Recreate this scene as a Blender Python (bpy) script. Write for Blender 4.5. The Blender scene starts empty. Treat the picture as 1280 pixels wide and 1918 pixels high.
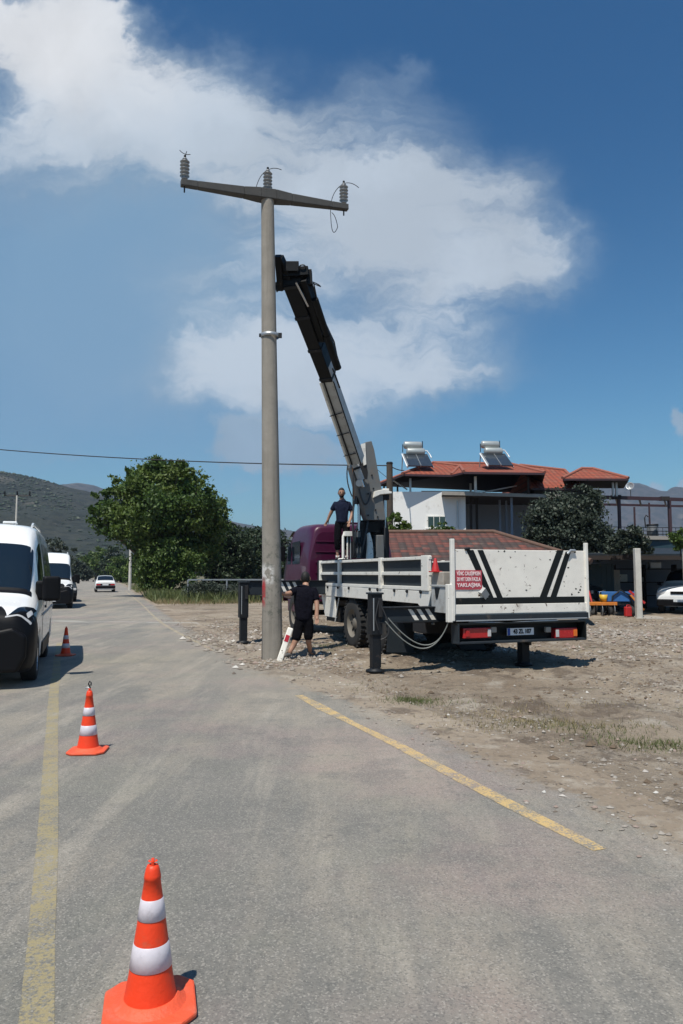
import bpy, bmesh, math, random
import numpy as np
from mathutils import Vector, Matrix, Euler
random.seed(7); RNG = np.random.default_rng(7)
C = bpy.context.scene.collection
SC = bpy.context.scene
R = math.radians

# ------------------------------------------------------------------ camera
PITCH = R(4.75); FPX = 1385.0; EYE = 1.6
cam_d = bpy.data.cameras.new('camera'); cam = bpy.data.objects.new('camera', cam_d); C.objects.link(cam)
cam.location = (0, 0, EYE); cam.rotation_euler = (math.pi/2 + PITCH, 0, 0)
cam_d.sensor_fit = 'VERTICAL'; cam_d.sensor_height = 36; cam_d.lens = FPX/1918*36
cam_d.clip_start = 0.05; cam_d.clip_end = 20000
SC.camera = cam
SC.view_settings.view_transform = 'Standard'; SC.view_settings.look = 'None'
SC.view_settings.exposure = 0.40; SC.view_settings.gamma = 1

# ------------------------------------------------------------------ node helpers
class X:
    """a socket (or number) with arithmetic that builds Math nodes"""
    nt = None
    def __init__(s, v): s.v = v
    @staticmethod
    def op(o, *a, clamp=False):
        n = X.nt.nodes.new('ShaderNodeMath'); n.operation = o; n.use_clamp = clamp
        for i, q in enumerate(a):
            q = q.v if isinstance(q, X) else q
            if isinstance(q, (int, float)): n.inputs[i].default_value = q
            else: X.nt.links.new(q, n.inputs[i])
        return X(n.outputs[0])
    def __add__(s, o): return X.op('ADD', s, o)
    def __radd__(s, o): return X.op('ADD', o, s)
    def __sub__(s, o): return X.op('SUBTRACT', s, o)
    def __rsub__(s, o): return X.op('SUBTRACT', o, s)
    def __mul__(s, o): return X.op('MULTIPLY', s, o)
    def __rmul__(s, o): return X.op('MULTIPLY', o, s)
    def __truediv__(s, o): return X.op('DIVIDE', s, o)
def sstep(x, a, b):
    n = X.nt.nodes.new('ShaderNodeMapRange'); n.interpolation_type = 'SMOOTHSTEP'
    X.nt.links.new(x.v, n.inputs[0]); n.inputs[1].default_value = a; n.inputs[2].default_value = b
    return X(n.outputs[0])
def noise(vec, scale, detail=4, rough=.55, dist=0, out=0):
    n = X.nt.nodes.new('ShaderNodeTexNoise')
    if vec is not None: X.nt.links.new(vec, n.inputs['Vector'])
    n.inputs['Scale'].default_value = scale; n.inputs['Detail'].default_value = detail
    n.inputs['Roughness'].default_value = rough; n.inputs['Distortion'].default_value = dist
    return X(n.outputs[out])
def voro(vec, scale, feature='F1', out=0, rnd=1.0):
    n = X.nt.nodes.new('ShaderNodeTexVoronoi'); n.feature = feature
    if vec is not None: X.nt.links.new(vec, n.inputs['Vector'])
    n.inputs['Scale'].default_value = scale; n.inputs['Randomness'].default_value = rnd
    return X(n.outputs[out])
def comb(x, y, z):
    n = X.nt.nodes.new('ShaderNodeCombineXYZ')
    for i, q in enumerate((x, y, z)):
        q = q.v if isinstance(q, X) else q
        if isinstance(q, (int, float)): n.inputs[i].default_value = q
        else: X.nt.links.new(q, n.inputs[i])
    return n.outputs[0]
def sep(v):
    n = X.nt.nodes.new('ShaderNodeSeparateXYZ'); X.nt.links.new(v, n.inputs[0])
    return X(n.outputs[0]), X(n.outputs[1]), X(n.outputs[2])
def vmap(v, scale=(1,1,1), rot=(0,0,0), loc=(0,0,0)):
    n = X.nt.nodes.new('ShaderNodeMapping'); X.nt.links.new(v, n.inputs[0])
    n.inputs['Scale'].default_value = scale; n.inputs['Rotation'].default_value = rot; n.inputs['Location'].default_value = loc
    return n.outputs[0]
def cmix(f, a, b, mode='MIX'):
    n = X.nt.nodes.new('ShaderNodeMix'); n.data_type = 'RGBA'; n.blend_type = mode
    f = f.v if isinstance(f, X) else f
    if isinstance(f, (int, float)): n.inputs[0].default_value = f
    else: X.nt.links.new(f, n.inputs[0])
    for i, q in ((6, a), (7, b)):
        if isinstance(q, X): q = q.v
        if isinstance(q, (tuple, list)): n.inputs[i].default_value = (*q[:3], 1)
        else: X.nt.links.new(q, n.inputs[i])
    return n.outputs[2]
def vadd(a, b):
    n = X.nt.nodes.new('ShaderNodeVectorMath'); n.operation = 'ADD'
    for i, q in enumerate((a, b)):
        if isinstance(q, (tuple, list)): n.inputs[i].default_value = q
        else: X.nt.links.new(q, n.inputs[i])
    return n.outputs[0]
def vscale(a, k):
    n = X.nt.nodes.new('ShaderNodeVectorMath'); n.operation = 'SCALE'
    X.nt.links.new(a, n.inputs[0]); n.inputs['Scale'].default_value = k
    return n.outputs[0]

# ------------------------------------------------------------------ sky and sun
SUN_AZ, SUN_EL = R(24), R(63)      # shadows fall towards 24 deg right of +Y
world = bpy.data.worlds.new('World'); SC.world = world; world.use_nodes = True
X.nt = nt = world.node_tree; nt.nodes.clear()
sky = nt.nodes.new('ShaderNodeTexSky'); sky.sky_type = 'NISHITA'; sky.sun_disc = False
sky.sun_elevation = SUN_EL; sky.sun_rotation = R(204); sky.air_density = 1.15; sky.dust_density = 0.6; sky.ozone_density = 2.2
tc = nt.nodes.new('ShaderNodeTexCoord').outputs['Generated']
dx, dy, dz = sep(tc)
front = X.op('GREATER_THAN', dy, 0.05)
sy = X.op('MAXIMUM', X.op('ABSOLUTE', dy), 0.05)
u, v = dx/sy, dz/sy                # tangent-plane direction: a cloud field that hangs in the world sky
wv = comb(u, v, front)
w1 = noise(wv, 3.0, 5, .6, 0, 1).v; w1 = vadd(w1, (-.5, -.5, -.5))
w2 = noise(wv, 11.0, 5, .6, 0, 1).v; w2 = vadd(w2, (-.5, -.5, -.5))
w3 = vadd(noise(wv, 34.0, 4, .6, 0, 1).v, (-.5, -.5, -.5))
wq = vadd(vadd(vadd(wv, vscale(w1, .19)), vscale(w2, .085)), vscale(w3, .020))
cp, sp = math.cos(PITCH), math.sin(PITCH)
def uv_of(px, py):
    a = (px-640)/FPX; b = (959-py)/FPX; y = cp - b*sp
    return a/y, (sp + b*cp)/y
def blob(px, py, rx, ry, rot, amp):
    U, V = uv_of(px, py); k = 1/FPX
    m = nt.nodes.new('ShaderNodeMapping'); m.vector_type = 'TEXTURE'
    nt.links.new(wq, m.inputs[0]); m.inputs['Location'].default_value = (U, V, 1)
    m.inputs['Rotation'].default_value = (0, 0, R(-rot)); m.inputs['Scale'].default_value = (rx*k, ry*k, 40)
    l = nt.nodes.new('ShaderNodeVectorMath'); l.operation = 'LENGTH'; nt.links.new(m.outputs[0], l.inputs[0])
    return sstep(X(l.outputs['Value']), 1.25, .1)*amp
BL = [(20, 40, 270, 125, 12, 1.35), (150, 60, 150, 80, 10, .6), (260, 190, 400, 165, 22, 1.0), (560, 310, 400, 200, 28, 1.0), (810, 390, 290, 190, 20, .95), (940, 350, 130, 80, 40, .35),
      (900, 560, 260, 110, -14, 1.0), (980, 460, 130, 70, -20, .5), (520, 560, 350, 230, 0, .85), (650, 700, 420, 110, -3, .85), (880, 700, 180, 60, -6, .5), (400, 690, 180, 110, 10, .5), (90, 210, 380, 200, 10, .6),
      (120, 310, 400, 150, 6, .42), (740, 190, 180, 75, 10, .45), (790, 150, 80, 26, -12, .3), (540, 790, 240, 80, 0, .45)]
cov = None
for b in BL:
    q = blob(*b); cov = q if cov is None else cov + q
fb = noise(vmap(wq, (1, 1.9, 1), (0, 0, R(-24))), 3.6, 9, .60).v
fine = noise(vmap(wq, (1, 3.2, 1), (0, 0, R(-28))), 9, 8, .62).v
str_ = noise(vmap(wq, (.7, 3.6, 1), (0, 0, R(-33))), 3.2, 8, .6)
wisp = noise(vmap(wq, (1.2, 7.0, 1), (0, 0, R(-27))), 4.0, 8, .66)
cov = cov * (X(fb)*1.1 + X(fine)*1.1 + str_*1.3 + wisp*1.25 - 1.20)
cov = sstep(cov, -.05, 1.85)*.88
veil = X.op('MINIMUM', blob(60, 480, 560, 420, 0, .75) + blob(420, 520, 420, 380, 0, .45) + blob(150, 800, 700, 230, 0, .35), .85)*front
# small cumulus low down
cum = None
for b in [(500, 830, 110, 60, 0, 1.5), (450, 848, 70, 36, 0, 1.1), (590, 825, 90, 55, 0, 1.0), (1276, 815, 22, 42, 0, 1.2), (1225, 900, 24, 30, 0, 1.1), (1275, 905, 22, 40, 0, 1.1), (1130, 885, 30, 18, 0, .8), (120, 880, 60, 25, 0, .35), (430, 915, 40, 18, 0, .4), (900, 850, 60, 15, 0, .15)]:
    q = blob(*b); cum = q if cum is None else cum + q
cum = sstep(cum*(noise(wq, 26, 6, .6)*1.8), .10, .85)*.78
backc = sstep(noise(wv, 2.4, 6, .6), .48, .75)*(1-X(front.v))*.7
cloud = X.op('MAXIMUM', X.op('MAXIMUM', cov, cum)*front, backc)
bright = noise(wq, 5, 5, .5)
ccol = cmix(sstep(cov, .30, .88), (2.7, 3.55, 4.45), (4.5, 5.1, 5.75))
ccol = cmix(blob(60, 60, 420, 190, 14, 1.0)*sstep(cov, .5, .9), ccol, (6.8, 6.9, 7.0))
ccol = cmix(sstep(bright, .35, .65), vscale(ccol, .86), ccol)
hs = nt.nodes.new('ShaderNodeHueSaturation'); nt.links.new(sky.outputs[0], hs.inputs['Color']); hs.inputs['Saturation'].default_value = 1.0; hs.inputs['Value'].default_value = 1.0
skyc = cmix(1.0, hs.outputs[0], cmix(sstep(dz, .0, .62), (.35, .64, .75), (.13, .435, .64)), 'MULTIPLY')
skyc = cmix(veil, skyc, (1.65, 2.85, 4.15))
fin = cmix(cloud, skyc, ccol)
bg = nt.nodes.new('ShaderNodeBackground'); nt.links.new(fin, bg.inputs[0]); bg.inputs[1].default_value = 0.1
wo = nt.nodes.new('ShaderNodeOutputWorld'); nt.links.new(bg.outputs[0], wo.inputs[0])

sd = bpy.data.lights.new('sun', 'SUN'); sd.energy = 4.0; sd.angle = R(.53); sd.color = (1, .94, .84)
sun = bpy.data.objects.new('sun', sd); C.objects.link(sun)
sun.rotation_euler = Vector((math.sin(SUN_AZ)*math.cos(SUN_EL), math.cos(SUN_AZ)*math.cos(SUN_EL), -math.sin(SUN_EL))).to_track_quat('-Z', 'Y').to_euler()
sun.location = (-20, -40, 60)

# ------------------------------------------------------------------ measuring helpers (photo pixel -> place)
def ray(px, py):
    a = (px-640)/FPX; b = (959-py)/FPX
    return a, cp - b*sp, sp + b*cp
def gnd(px, py):
    d = ray(px, py); t = -EYE/d[2]; return Vector((d[0]*t, d[1]*t, 0))
def at(px, py, Y):
    d = ray(px, py); t = Y/d[1]; return Vector((d[0]*t, Y, EYE + d[2]*t))
AX = R(20); ORG = Vector((1.73, 11.8, 0))          # the site frame: x across the road, y along it
SITE = Matrix.Translation(ORG) @ Matrix.Rotation(AX, 4, 'Z')
def W(x, y, z=0): return SITE @ Vector((x, y, z))
def plane_hit(px, py, p0, n):
    d = Vector(ray(px, py)); e = Vector((0, 0, EYE)); t = (Vector(p0)-e).dot(n)/d.dot(n); return e + d*t
def TY(px, py, y0):
    q = SITE.inverted() @ plane_hit(px, py, W(0, y0), SITE.to_3x3() @ Vector((0, 1, 0))); return q.x, q.z
def TXp(px, py, x0):
    q = SITE.inverted() @ plane_hit(px, py, W(x0, 0), SITE.to_3x3() @ Vector((1, 0, 0))); return q.y, q.z

# ------------------------------------------------------------------ materials
def srgb(r, g, b):
    return tuple(((c/255)/12.92 if c/255 <= .04045 else ((c/255+.055)/1.055)**2.4) for c in (r, g, b))
def newmat(name):
    m = bpy.data.materials.new(name); m.use_nodes = True
    X.nt = m.node_tree; b = m.node_tree.nodes['Principled BSDF']
    return m, b
def setc(b, sock, v):
    if isinstance(v, X): v = v.v
    if isinstance(v, (int, float)): b.inputs[sock].default_value = v
    elif isinstance(v, (tuple, list)): b.inputs[sock].default_value = (*v[:3], 1)
    else: X.nt.links.new(v, b.inputs[sock])
def bump(b, h, dist=.01, strength=1.0):
    n = X.nt.nodes.new('ShaderNodeBump'); n.inputs['Distance'].default_value = dist; n.inputs['Strength'].default_value = strength
    X.nt.links.new(h.v if isinstance(h, X) else h, n.inputs['Height']); X.nt.links.new(n.outputs[0], b.inputs['Normal'])
def objco(): return X.nt.nodes.new('ShaderNodeTexCoord').outputs['Object']
def geopos(): return X.nt.nodes.new('ShaderNodeNewGeometry').outputs['Position']
def mat(name, col, rough=.6, metal=0.0, var=.15, vs=6.0, bmp=0.0, bs=60, dirt=0.0, dirtcol=(.16, .12, .085), coat=0.0, rust=0.0, spec=None):
    """plain surface with colour drift, optional grime / rust and fine bump"""
    m, b = newmat(name); P = geopos()
    n = noise(P, vs, 6, .6)
    c = cmix(n, tuple(k*(1-var) for k in col), tuple(min(1, k*(1+var)) for k in col))
    if dirt:
        d = sstep(noise(vadd(P, (3, 7, 1)), vs*.7, 8, .68), .62-dirt*.35, .80)
        c = cmix(d*.75, c, dirtcol)
    if rust:
        q = sstep(noise(vadd(P, (9, 2, 5)), 9, 8, .7), .66-rust*.14, .70-rust*.1)
        c = cmix(q, c, (.07, .032, .018))
    setc(b, 'Base Color', c); setc(b, 'Roughness', X.op('ADD', noise(P, vs*2, 3)*.16, rough-.08, clamp=True)); setc(b, 'Metallic', metal)
    if coat: setc(b, 'Coat Weight', coat)
    if spec is not None: setc(b, 'Specular IOR Level', spec)
    if bmp: bump(b, noise(P, bs, 5, .6), bmp)
    return m
M = {}
M['white'] = mat('white_paint', (.76, .74, .68), .42, dirt=.22, rust=.25, vs=5)
M['panel_white'] = mat('chalky_white_paint', (.80, .77, .70), .55, dirt=.26, rust=.34, vs=3, bmp=.003, bs=7)
M['vanwhite'] = mat('white_car_paint', (.80, .81, .80), .25, var=.03, coat=.6)
M['grime_white'] = mat('dull_grey_white_paint', (.42, .43, .42), .6, dirt=.45, rust=.2, vs=5)
M['black'] = mat('black_paint', (.007, .009, .009), .5, var=.3, dirt=.05, spec=.3)
M['dark'] = mat('dark_steel', (.009, .011, .014), .55, var=.5, dirt=.07, vs=9, spec=.3)
M['boomblack'] = mat('worn_black_paint', (.004, .005, .006), .5, var=.6, dirt=.05, vs=7, spec=.22)
M['chassis'] = mat('chassis_black', (.010, .010, .012), .7, var=.4, dirt=.2)
M['slate'] = mat('slate_grey_plate', (.020, .027, .034), .6, var=.3, dirt=.08, spec=.3)
M['maroon'] = mat('maroon_paint', (.055, .004, .027), .4, var=.2, vs=3, dirt=.10, coat=.25)
M['crane'] = mat('crane_grey_paint', (.135, .138, .135), .45, var=.12, vs=8, dirt=.42, rust=.22)
M['boomwhite'] = mat('boom_white_paint', (.42, .43, .42), .4, var=.1, vs=8, dirt=.46, rust=.25)
M['steel'] = mat('polished_rod', (.5, .52, .55), .22, metal=1, var=.1)
M['plastic'] = mat('black_plastic', (.004, .004, .005), .5, var=.3, spec=.2)
M['rubber'] = mat('tyre_rubber', (.022, .022, .022), .85, var=.3, dirt=.30, dirtcol=(.10, .085, .065), bmp=.004)
M['rim'] = mat('dusty_rim', (.17, .155, .13), .7, var=.25, dirt=.5, metal=.1)
M['alloy'] = mat('alloy_rim', (.45, .46, .47), .3, metal=.9, var=.08)
M['concrete'] = None
M['redsign'] = mat('red_sign_face', (.42, .055, .075), .5, var=.15, vs=8)
M['signtext'] = mat('sign_lettering', (.78, .62, .62), .5, var=.08)
M['platewhite'] = mat('plate_white', (.72, .74, .75), .4, var=.04)
M['plateblue'] = mat('plate_blue', (.01, .06, .3), .4)
M['skin'] = mat('skin', (.36, .20, .135), .55, var=.1, vs=20)
M['shirt'] = mat('black_cotton', (.006, .006, .011), .95, var=.4, vs=14, bmp=.03, bs=14, spec=.1)
M['navy'] = mat('navy_cotton', (.012, .016, .035), .95, var=.35, vs=14, bmp=.03, bs=14, spec=.1)
M['trouser'] = mat('black_trousers', (.005, .005, .007), .95, var=.3, bmp=.03, bs=12, spec=.1)
M['hair'] = mat('black_hair', (.008, .007, .006), .7, var=.4, vs=60)
M['shoe'] = mat('dusty_shoe', (.10, .10, .10), .7, dirt=.3)
M['paleshoe'] = mat('pale_shoe', (.5, .48, .46), .7, dirt=.3)
M['hose'] = mat('rubber_hose', (.03, .03, .032), .5)
M['greyhose'] = mat('grey_hose', (.15, .16, .15), .5)
M['orange'] = mat('cone_orange', (.80, .050, .008), .5, var=.10, vs=18, dirt=.24, dirtcol=(.40, .10, .05), bmp=.002)
M['orangebase'] = mat('cone_base_orange', (.74, .095, .035), .6, var=.14, vs=12, dirt=.34, bmp=.004, dirtcol=(.35, .2, .14))
M['refl'] = mat('reflective_band', (.60, .56, .60), .35, var=.14, vs=26, dirt=.26, dirtcol=(.36, .33, .35), bmp=.0015, bs=25)
M['roofred'] = None
M['wallwhite'] = mat('house_render', (.76, .76, .74), .85, var=.05, vs=1.5, bmp=.004, dirt=.06)
M['wallblue'] = mat('blue_grey_render', (.20, .235, .29), .85, var=.08, vs=1.5, dirt=.06)
M['darkwood'] = mat('dark_timber', (.025, .018, .015), .8, var=.3)
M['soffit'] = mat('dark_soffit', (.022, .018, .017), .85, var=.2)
M['purlin'] = mat('purple_brown_steel', (.045, .022, .028), .6, var=.2)
M['galv'] = mat('galvanised', (.42, .44, .45), .4, metal=.6, var=.12)
M['tank'] = mat('tank_shell', (.40, .43, .42), .38, metal=.35, var=.1, vs=3, dirt=.15)
M['collector'] = mat('solar_collector', (.03, .038, .048), .22, var=.15, coat=.5)
M['cream'] = mat('weathered_board', (.34, .31, .27), .8, var=.2, dirt=.3)
M['blue'] = mat('blue_paint', (.03, .13, .36), .5, dirt=.15)
M['red'] = mat('red_paint', (.45, .02, .02), .5, dirt=.2)
M['tillorange'] = mat('orange_paint', (.62, .20, .03), .5, dirt=.2)
M['lamp_red'] = mat('red_lens', (.42, .012, .016), .25, var=.15, vs=14, coat=.6)
M['lamp_amber'] = mat('amber_lens', (.7, .16, .02), .25, coat=.5)
M['lamp_clear'] = mat('clear_lens', (.5, .5, .5), .2, coat=.6)
M['wire'] = mat('black_cable', (.012, .012, .014), .6)
M['barrel'] = mat('grey_barrel', (.10, .11, .12), .6)
def glass(name, col=(.008, .014, .022), rough=.06):
    m, b = newmat(name); setc(b, 'Base Color', col); setc(b, 'Roughness', rough); setc(b, 'Specular IOR Level', .6)
    return m
M['glass'] = glass('dark_glass'); M['glass2'] = glass('house_glass', (.03, .055, .05), .12)

# concrete
def concrete(name, base, streak=.5, paint=False):
    m, b = newmat(name); P = geopos()
    c = cmix(noise(P, 2.5, 8, .65), tuple(k*.62 for k in base), tuple(k*1.3 for k in base))
    st = noise(vmap(P, (9, 9, .35)), 1.6, 5, .6)
    c = cmix(sstep(st, .5, .75)*streak, c, tuple(k*.55 for k in base))
    c = cmix(sstep(voro(P, 26), .16, .05)*.6, c, tuple(k*.35 for k in base))
    if paint:
        x, y, z = sep(P)
        bl = noise(P, 5.5, 6, .65)
        white = sstep(z, 1.35, 1.5)*sstep(z, 1.82, 1.68)*sstep(x*-1.0, 1.19, 1.27)
        c = cmix(white*sstep(bl, .40, .50), c, (.62, .60, .57))
        redm = sstep(z, .95, 1.12)*sstep(z, 1.58, 1.40)*sstep(x*-1.0, 1.355, 1.40)
        c = cmix(redm*sstep(bl, .40, .47), c, (.40, .03, .035))
        grn = sstep(z, .55, .9)*sstep(z, 2.5, 1.9)
        c = cmix(grn*sstep(noise(vadd(P, (4, 1, 2)), 7, 7, .7), .48, .62)*.7, c, (.10, .105, .085))
    setc(b, 'Base Color', c); setc(b, 'Roughness', .9)
    bump(b, noise(P, 40, 6, .7), .012)
    return m
M['concrete'] = concrete('pole_concrete', (.285, .26, .222), .55, True)
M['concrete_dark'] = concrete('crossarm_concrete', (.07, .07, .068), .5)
M['porcelain'] = mat('grey_porcelain', (.26, .27, .275), .35, var=.12, vs=20, coat=.3)
M['porcelain_dark'] = mat('dark_glaze', (.09, .09, .09), .35, coat=.3)
M['postconcrete'] = concrete('post_concrete', (.55, .53, .48), .5)

# tiles: attribute tc = (along, up) metres
def tiles(name, cols, tw=.24, th=.32, bleach=.3):
    m, b = newmat(name)
    a = X.nt.nodes.new('ShaderNodeAttribute'); a.attribute_name = 'tc'; t = a.outputs['Vector']
    x, y, z = sep(t)
    fx, fy = X.op('FLOOR', x/tw), X.op('FLOOR', y/th)
    wn = X.nt.nodes.new('ShaderNodeTexWhiteNoise'); wn.noise_dimensions = '2D'; X.nt.links.new(comb(fx, fy, 0), wn.inputs['Vector'])
    r = X(wn.outputs['Value'])
    c = cmix(r, cols[0], cols[1])
    c = cmix(sstep(r*.5 + noise(t, .6, 5)*.5, .5, .62)*.8, c, cols[2])
    c = cmix(sstep(noise(t, 1.7, 7, .7), .55, .72)*bleach, c, (.30, .24, .19))
    gy = X.op('FRACT', y/th); gx = X.op('FRACT', x/tw)
    gap = X.op('MAXIMUM', sstep(gy, .30, .05), sstep(X.op('ABSOLUTE', gx - .5), .40, .5)*.35)
    c = cmix(gap*.75, c, (.022, .014, .011))
    setc(b, 'Base Color', c); setc(b, 'Roughness', .85)
    h = X.op('SINE', gx*math.pi)*1.0 + gy*-.6
    bump(b, h, .05)
    return m
M['roofred'] = tiles('red_roof_tiles', ((.31, .072, .036), (.24, .055, .032), (.27, .092, .055)), bleach=.12)
M['roofold'] = tiles('old_roof_tiles', ((.17, .055, .038), (.085, .045, .035), (.055, .042, .036)), .24, .30, .45)

def leafmat(name, c1, c2, c3=None, trans=.25):
    m, b = newmat(name)
    g = X.nt.nodes.new('ShaderNodeNewGeometry'); r = X(g.outputs['Random Per Island'])
    n = noise(g.outputs['Position'], .55, 3)
    c = cmix(r, c1, c2); c = cmix(sstep(n, .42, .62)*.6, c, c3 or c2)
    setc(b, 'Base Color', c); setc(b, 'Roughness', .6)
    tr = X.nt.nodes.new('ShaderNodeBsdfTranslucent'); X.nt.links.new(c, tr.inputs[0])
    ms = X.nt.nodes.new('ShaderNodeMixShader'); ms.inputs[0].default_value = trans
    o = X.nt.nodes['Material Output']
    X.nt.links.new(b.outputs[0], ms.inputs[1]); X.nt.links.new(tr.outputs[0], ms.inputs[2]); X.nt.links.new(ms.outputs[0], o.inputs[0])
    return m
M['leaf'] = leafmat('broad_green_leaves', (.025, .060, .010), (.075, .135, .018), (.13, .175, .028), .25)
M['leaf_bright'] = leafmat('yellow_green_leaves', (.035, .075, .010), (.075, .125, .018), (.10, .14, .025), .2)
M['leaf_dark'] = leafmat('dark_green_leaves', (.012, .026, .010), (.026, .048, .016), (.032, .056, .02), .15)
M['leaf_grey'] = leafmat('grey_green_leaves', (.022, .034, .022), (.045, .062, .04), (.05, .068, .045), .12)
M['leaf_dry'] = leafmat('dry_grass_blades', (.26, .20, .10), (.36, .29, .16), (.2, .18, .08))
M['grass'] = leafmat('short_grass', (.07, .11, .03), (.16, .17, .06), (.13, .15, .05))
M['bark'] = mat('bark', (.07, .055, .042), .9, var=.3, bmp=.03, bs=20)

# ------------------------------------------------------------------ mesh builder
class MB:
    def __init__(s): s.v = []; s.f = []; s.mi = []; s.mats = []; s.sm = []; s.tc = {}
    def m(s, mt):
        mt = M[mt] if isinstance(mt, str) else mt
        if mt not in s.mats: s.mats.append(mt)
        return s.mats.index(mt)
    def add(s, vs, fs, mt, smooth=False, T=None):
        o = len(s.v); k = s.m(mt)
        for q in vs:
            q = Vector(q); s.v.append(T @ q if T else q)
        for f in fs: s.f.append([i+o for i in f]); s.mi.append(k); s.sm.append(smooth)
        return o
    def box(s, c, d, mt, T=None, rz=0, rot=None, taper=1.0):
        h = Vector(d)/2; r = (Euler(rot).to_matrix() if rot else Matrix.Rotation(rz, 3, 'Z'))
        vs = []
        for z in (-1, 1):
            k = taper if z > 0 else 1
            for x, y in ((-1, -1), (1, -1), (1, 1), (-1, 1)): vs.append(Vector(c) + r @ Vector((x*h.x*k, y*h.y*k, z*h.z)))
        s.add(vs, [(0, 3, 2, 1), (4, 5, 6, 7), (0, 1, 5, 4), (1, 2, 6, 5), (2, 3, 7, 6), (3, 0, 4, 7)], mt, T=T); return s
    def beam(s, a, b, w, h, mt, up=(0, 0, 1), w2=None, h2=None, T=None):
        a, b = Vector(a), Vector(b); d = (b-a).normalized(); up = Vector(up)
        if abs(d.dot(up)) > .98: up = Vector((0, 1, 0))
        x = d.cross(up).normalized(); y = x.cross(d).normalized(); w2 = w2 or w; h2 = h2 or h
        vs = []
        for p, ww, hh in ((a, w, h), (b, w2, h2)):
            for i, j in ((-1, -1), (1, -1), (1, 1), (-1, 1)): vs.append(p + x*i*ww/2 + y*j*hh/2)
        s.add(vs, [(0, 3, 2, 1), (4, 5, 6, 7), (0, 1, 5, 4), (1, 2, 6, 5), (2, 3, 7, 6), (3, 0, 4, 7)], mt, T=T); return s
    def tube(s, pts, r, mt, n=8, T=None, cap=True, smooth=True):
        pts = [Vector(p) for p in pts]; rs = r if isinstance(r, (list, tuple)) else [r]*len(pts)
        vs = []; ref = None
        for i, p in enumerate(pts):
            d = (pts[min(i+1, len(pts)-1)] - pts[max(i-1, 0)]).normalized()
            if ref is None: ref = Vector((0, 0, 1)) if abs(d.z) < .9 else Vector((0, 1, 0))
            x = d.cross(ref).normalized(); y = x.cross(d).normalized(); ref = y
            for k in range(n):
                a = 2*math.pi*k/n; vs.append(p + (x*math.cos(a) + y*math.sin(a))*rs[i])
        fs = []
        for i in range(len(pts)-1):
            for k in range(n): fs.append((i*n+k, i*n+(k+1) % n, (i+1)*n+(k+1) % n, (i+1)*n+k))
        o = s.add(vs, fs, mt, smooth, T)
        if cap: s.add(vs[:n], [tuple(range(n))[::-1]], mt, False, T); s.add(vs[-n:], [tuple(range(n))], mt, False, T)
        return s
    def lathe(s, prof, mt, n=24, T=None, smooth=True, sx=1, sy=1):
        vs = [(r*math.cos(2*math.pi*k/n)*sx, r*math.sin(2*math.pi*k/n)*sy, z) for r, z in prof for k in range(n)]
        fs = [(i*n+k, i*n+(k+1) % n, (i+1)*n+(k+1) % n, (i+1)*n+k) for i in range(len(prof)-1) for k in range(n)]
        s.add(vs, fs, mt, smooth, T); return s
    def prism(s, out, t, mt, T=None):
        """outline in local XY, thickness t along local +Z"""
        n = len(out); vs = [(x, y, 0) for x, y in out] + [(x, y, t) for x, y in out]
        fs = [tuple(range(n))[::-1], tuple(range(n, 2*n))] + [(i, (i+1) % n, (i+1) % n+n, i+n) for i in range(n)]
        s.add(vs, fs, mt, T=T); return s
    def build(s, name, parent=None, bevel=0, props=None, seg=2):
        me = bpy.data.meshes.new(name); me.from_pydata([tuple(q) for q in s.v], [], s.f)
        for q in s.mats: me.materials.append(q)
        me.polygons.foreach_set('material_index', s.mi); me.polygons.foreach_set('use_smooth', s.sm)
        if s.tc:
            at_ = me.attributes.new('tc', 'FLOAT_VECTOR', 'POINT')
            arr = np.zeros((len(s.v), 3), 'f')
            for i, q in s.tc.items(): arr[i, :len(q)] = q
            at_.data.foreach_set('vector', arr.ravel())
        me.update()
        bm = bmesh.new(); bm.from_mesh(me); bmesh.ops.recalc_face_normals(bm, faces=bm.faces); bm.to_mesh(me); bm.free()
        o = bpy.data.objects.new(name, me); C.objects.link(o)
        if parent: o.parent = parent
        if bevel:
            b = o.modifiers.new('bevel', 'BEVEL'); b.width = bevel; b.segments = seg; b.limit_method = 'ANGLE'; b.angle_limit = R(40); b.harden_normals = False
        for k, q in (props or {}).items(): o[k] = q
        return o
def tag(o, label, cat, group=None):
    o['label'] = label; o['category'] = cat
    if group: o['group'] = group
    return o
def thing(name, label, cat, loc=(0, 0, 0), rz=0, group=None):
    o = bpy.data.objects.new(name, None); o.empty_display_size = .2; C.objects.link(o)
    o.location = loc; o.rotation_euler = (0, 0, rz); return tag(o, label, cat, group)
def struct(o): o['kind'] = 'structure'; return o
def stuff(o): o['kind'] = 'stuff'; return o
def fastmesh(name, v, f, mats, mi=None, smooth=False, parent=None):
    v = np.asarray(v, 'f'); f = np.asarray(f, 'i'); me = bpy.data.meshes.new(name)
    me.vertices.add(len(v)); me.vertices.foreach_set('co', v.ravel())
    k = f.shape[1]; me.loops.add(f.size); me.loops.foreach_set('vertex_index', f.ravel())
    me.polygons.add(len(f)); me.polygons.foreach_set('loop_start', np.arange(0, f.size, k, dtype='i'))
    try: me.polygons.foreach_set('loop_total', np.full(len(f), k, 'i'))
    except Exception: pass
    for q in mats: me.materials.append(M[q] if isinstance(q, str) else q)
    if mi is not None: me.polygons.foreach_set('material_index', np.asarray(mi, 'i'))
    me.polygons.foreach_set('use_smooth', np.full(len(f), smooth)); me.update(calc_edges=True); me.validate()
    o = bpy.data.objects.new(name, me); C.objects.link(o)
    if parent: o.parent = parent
    return o
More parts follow.
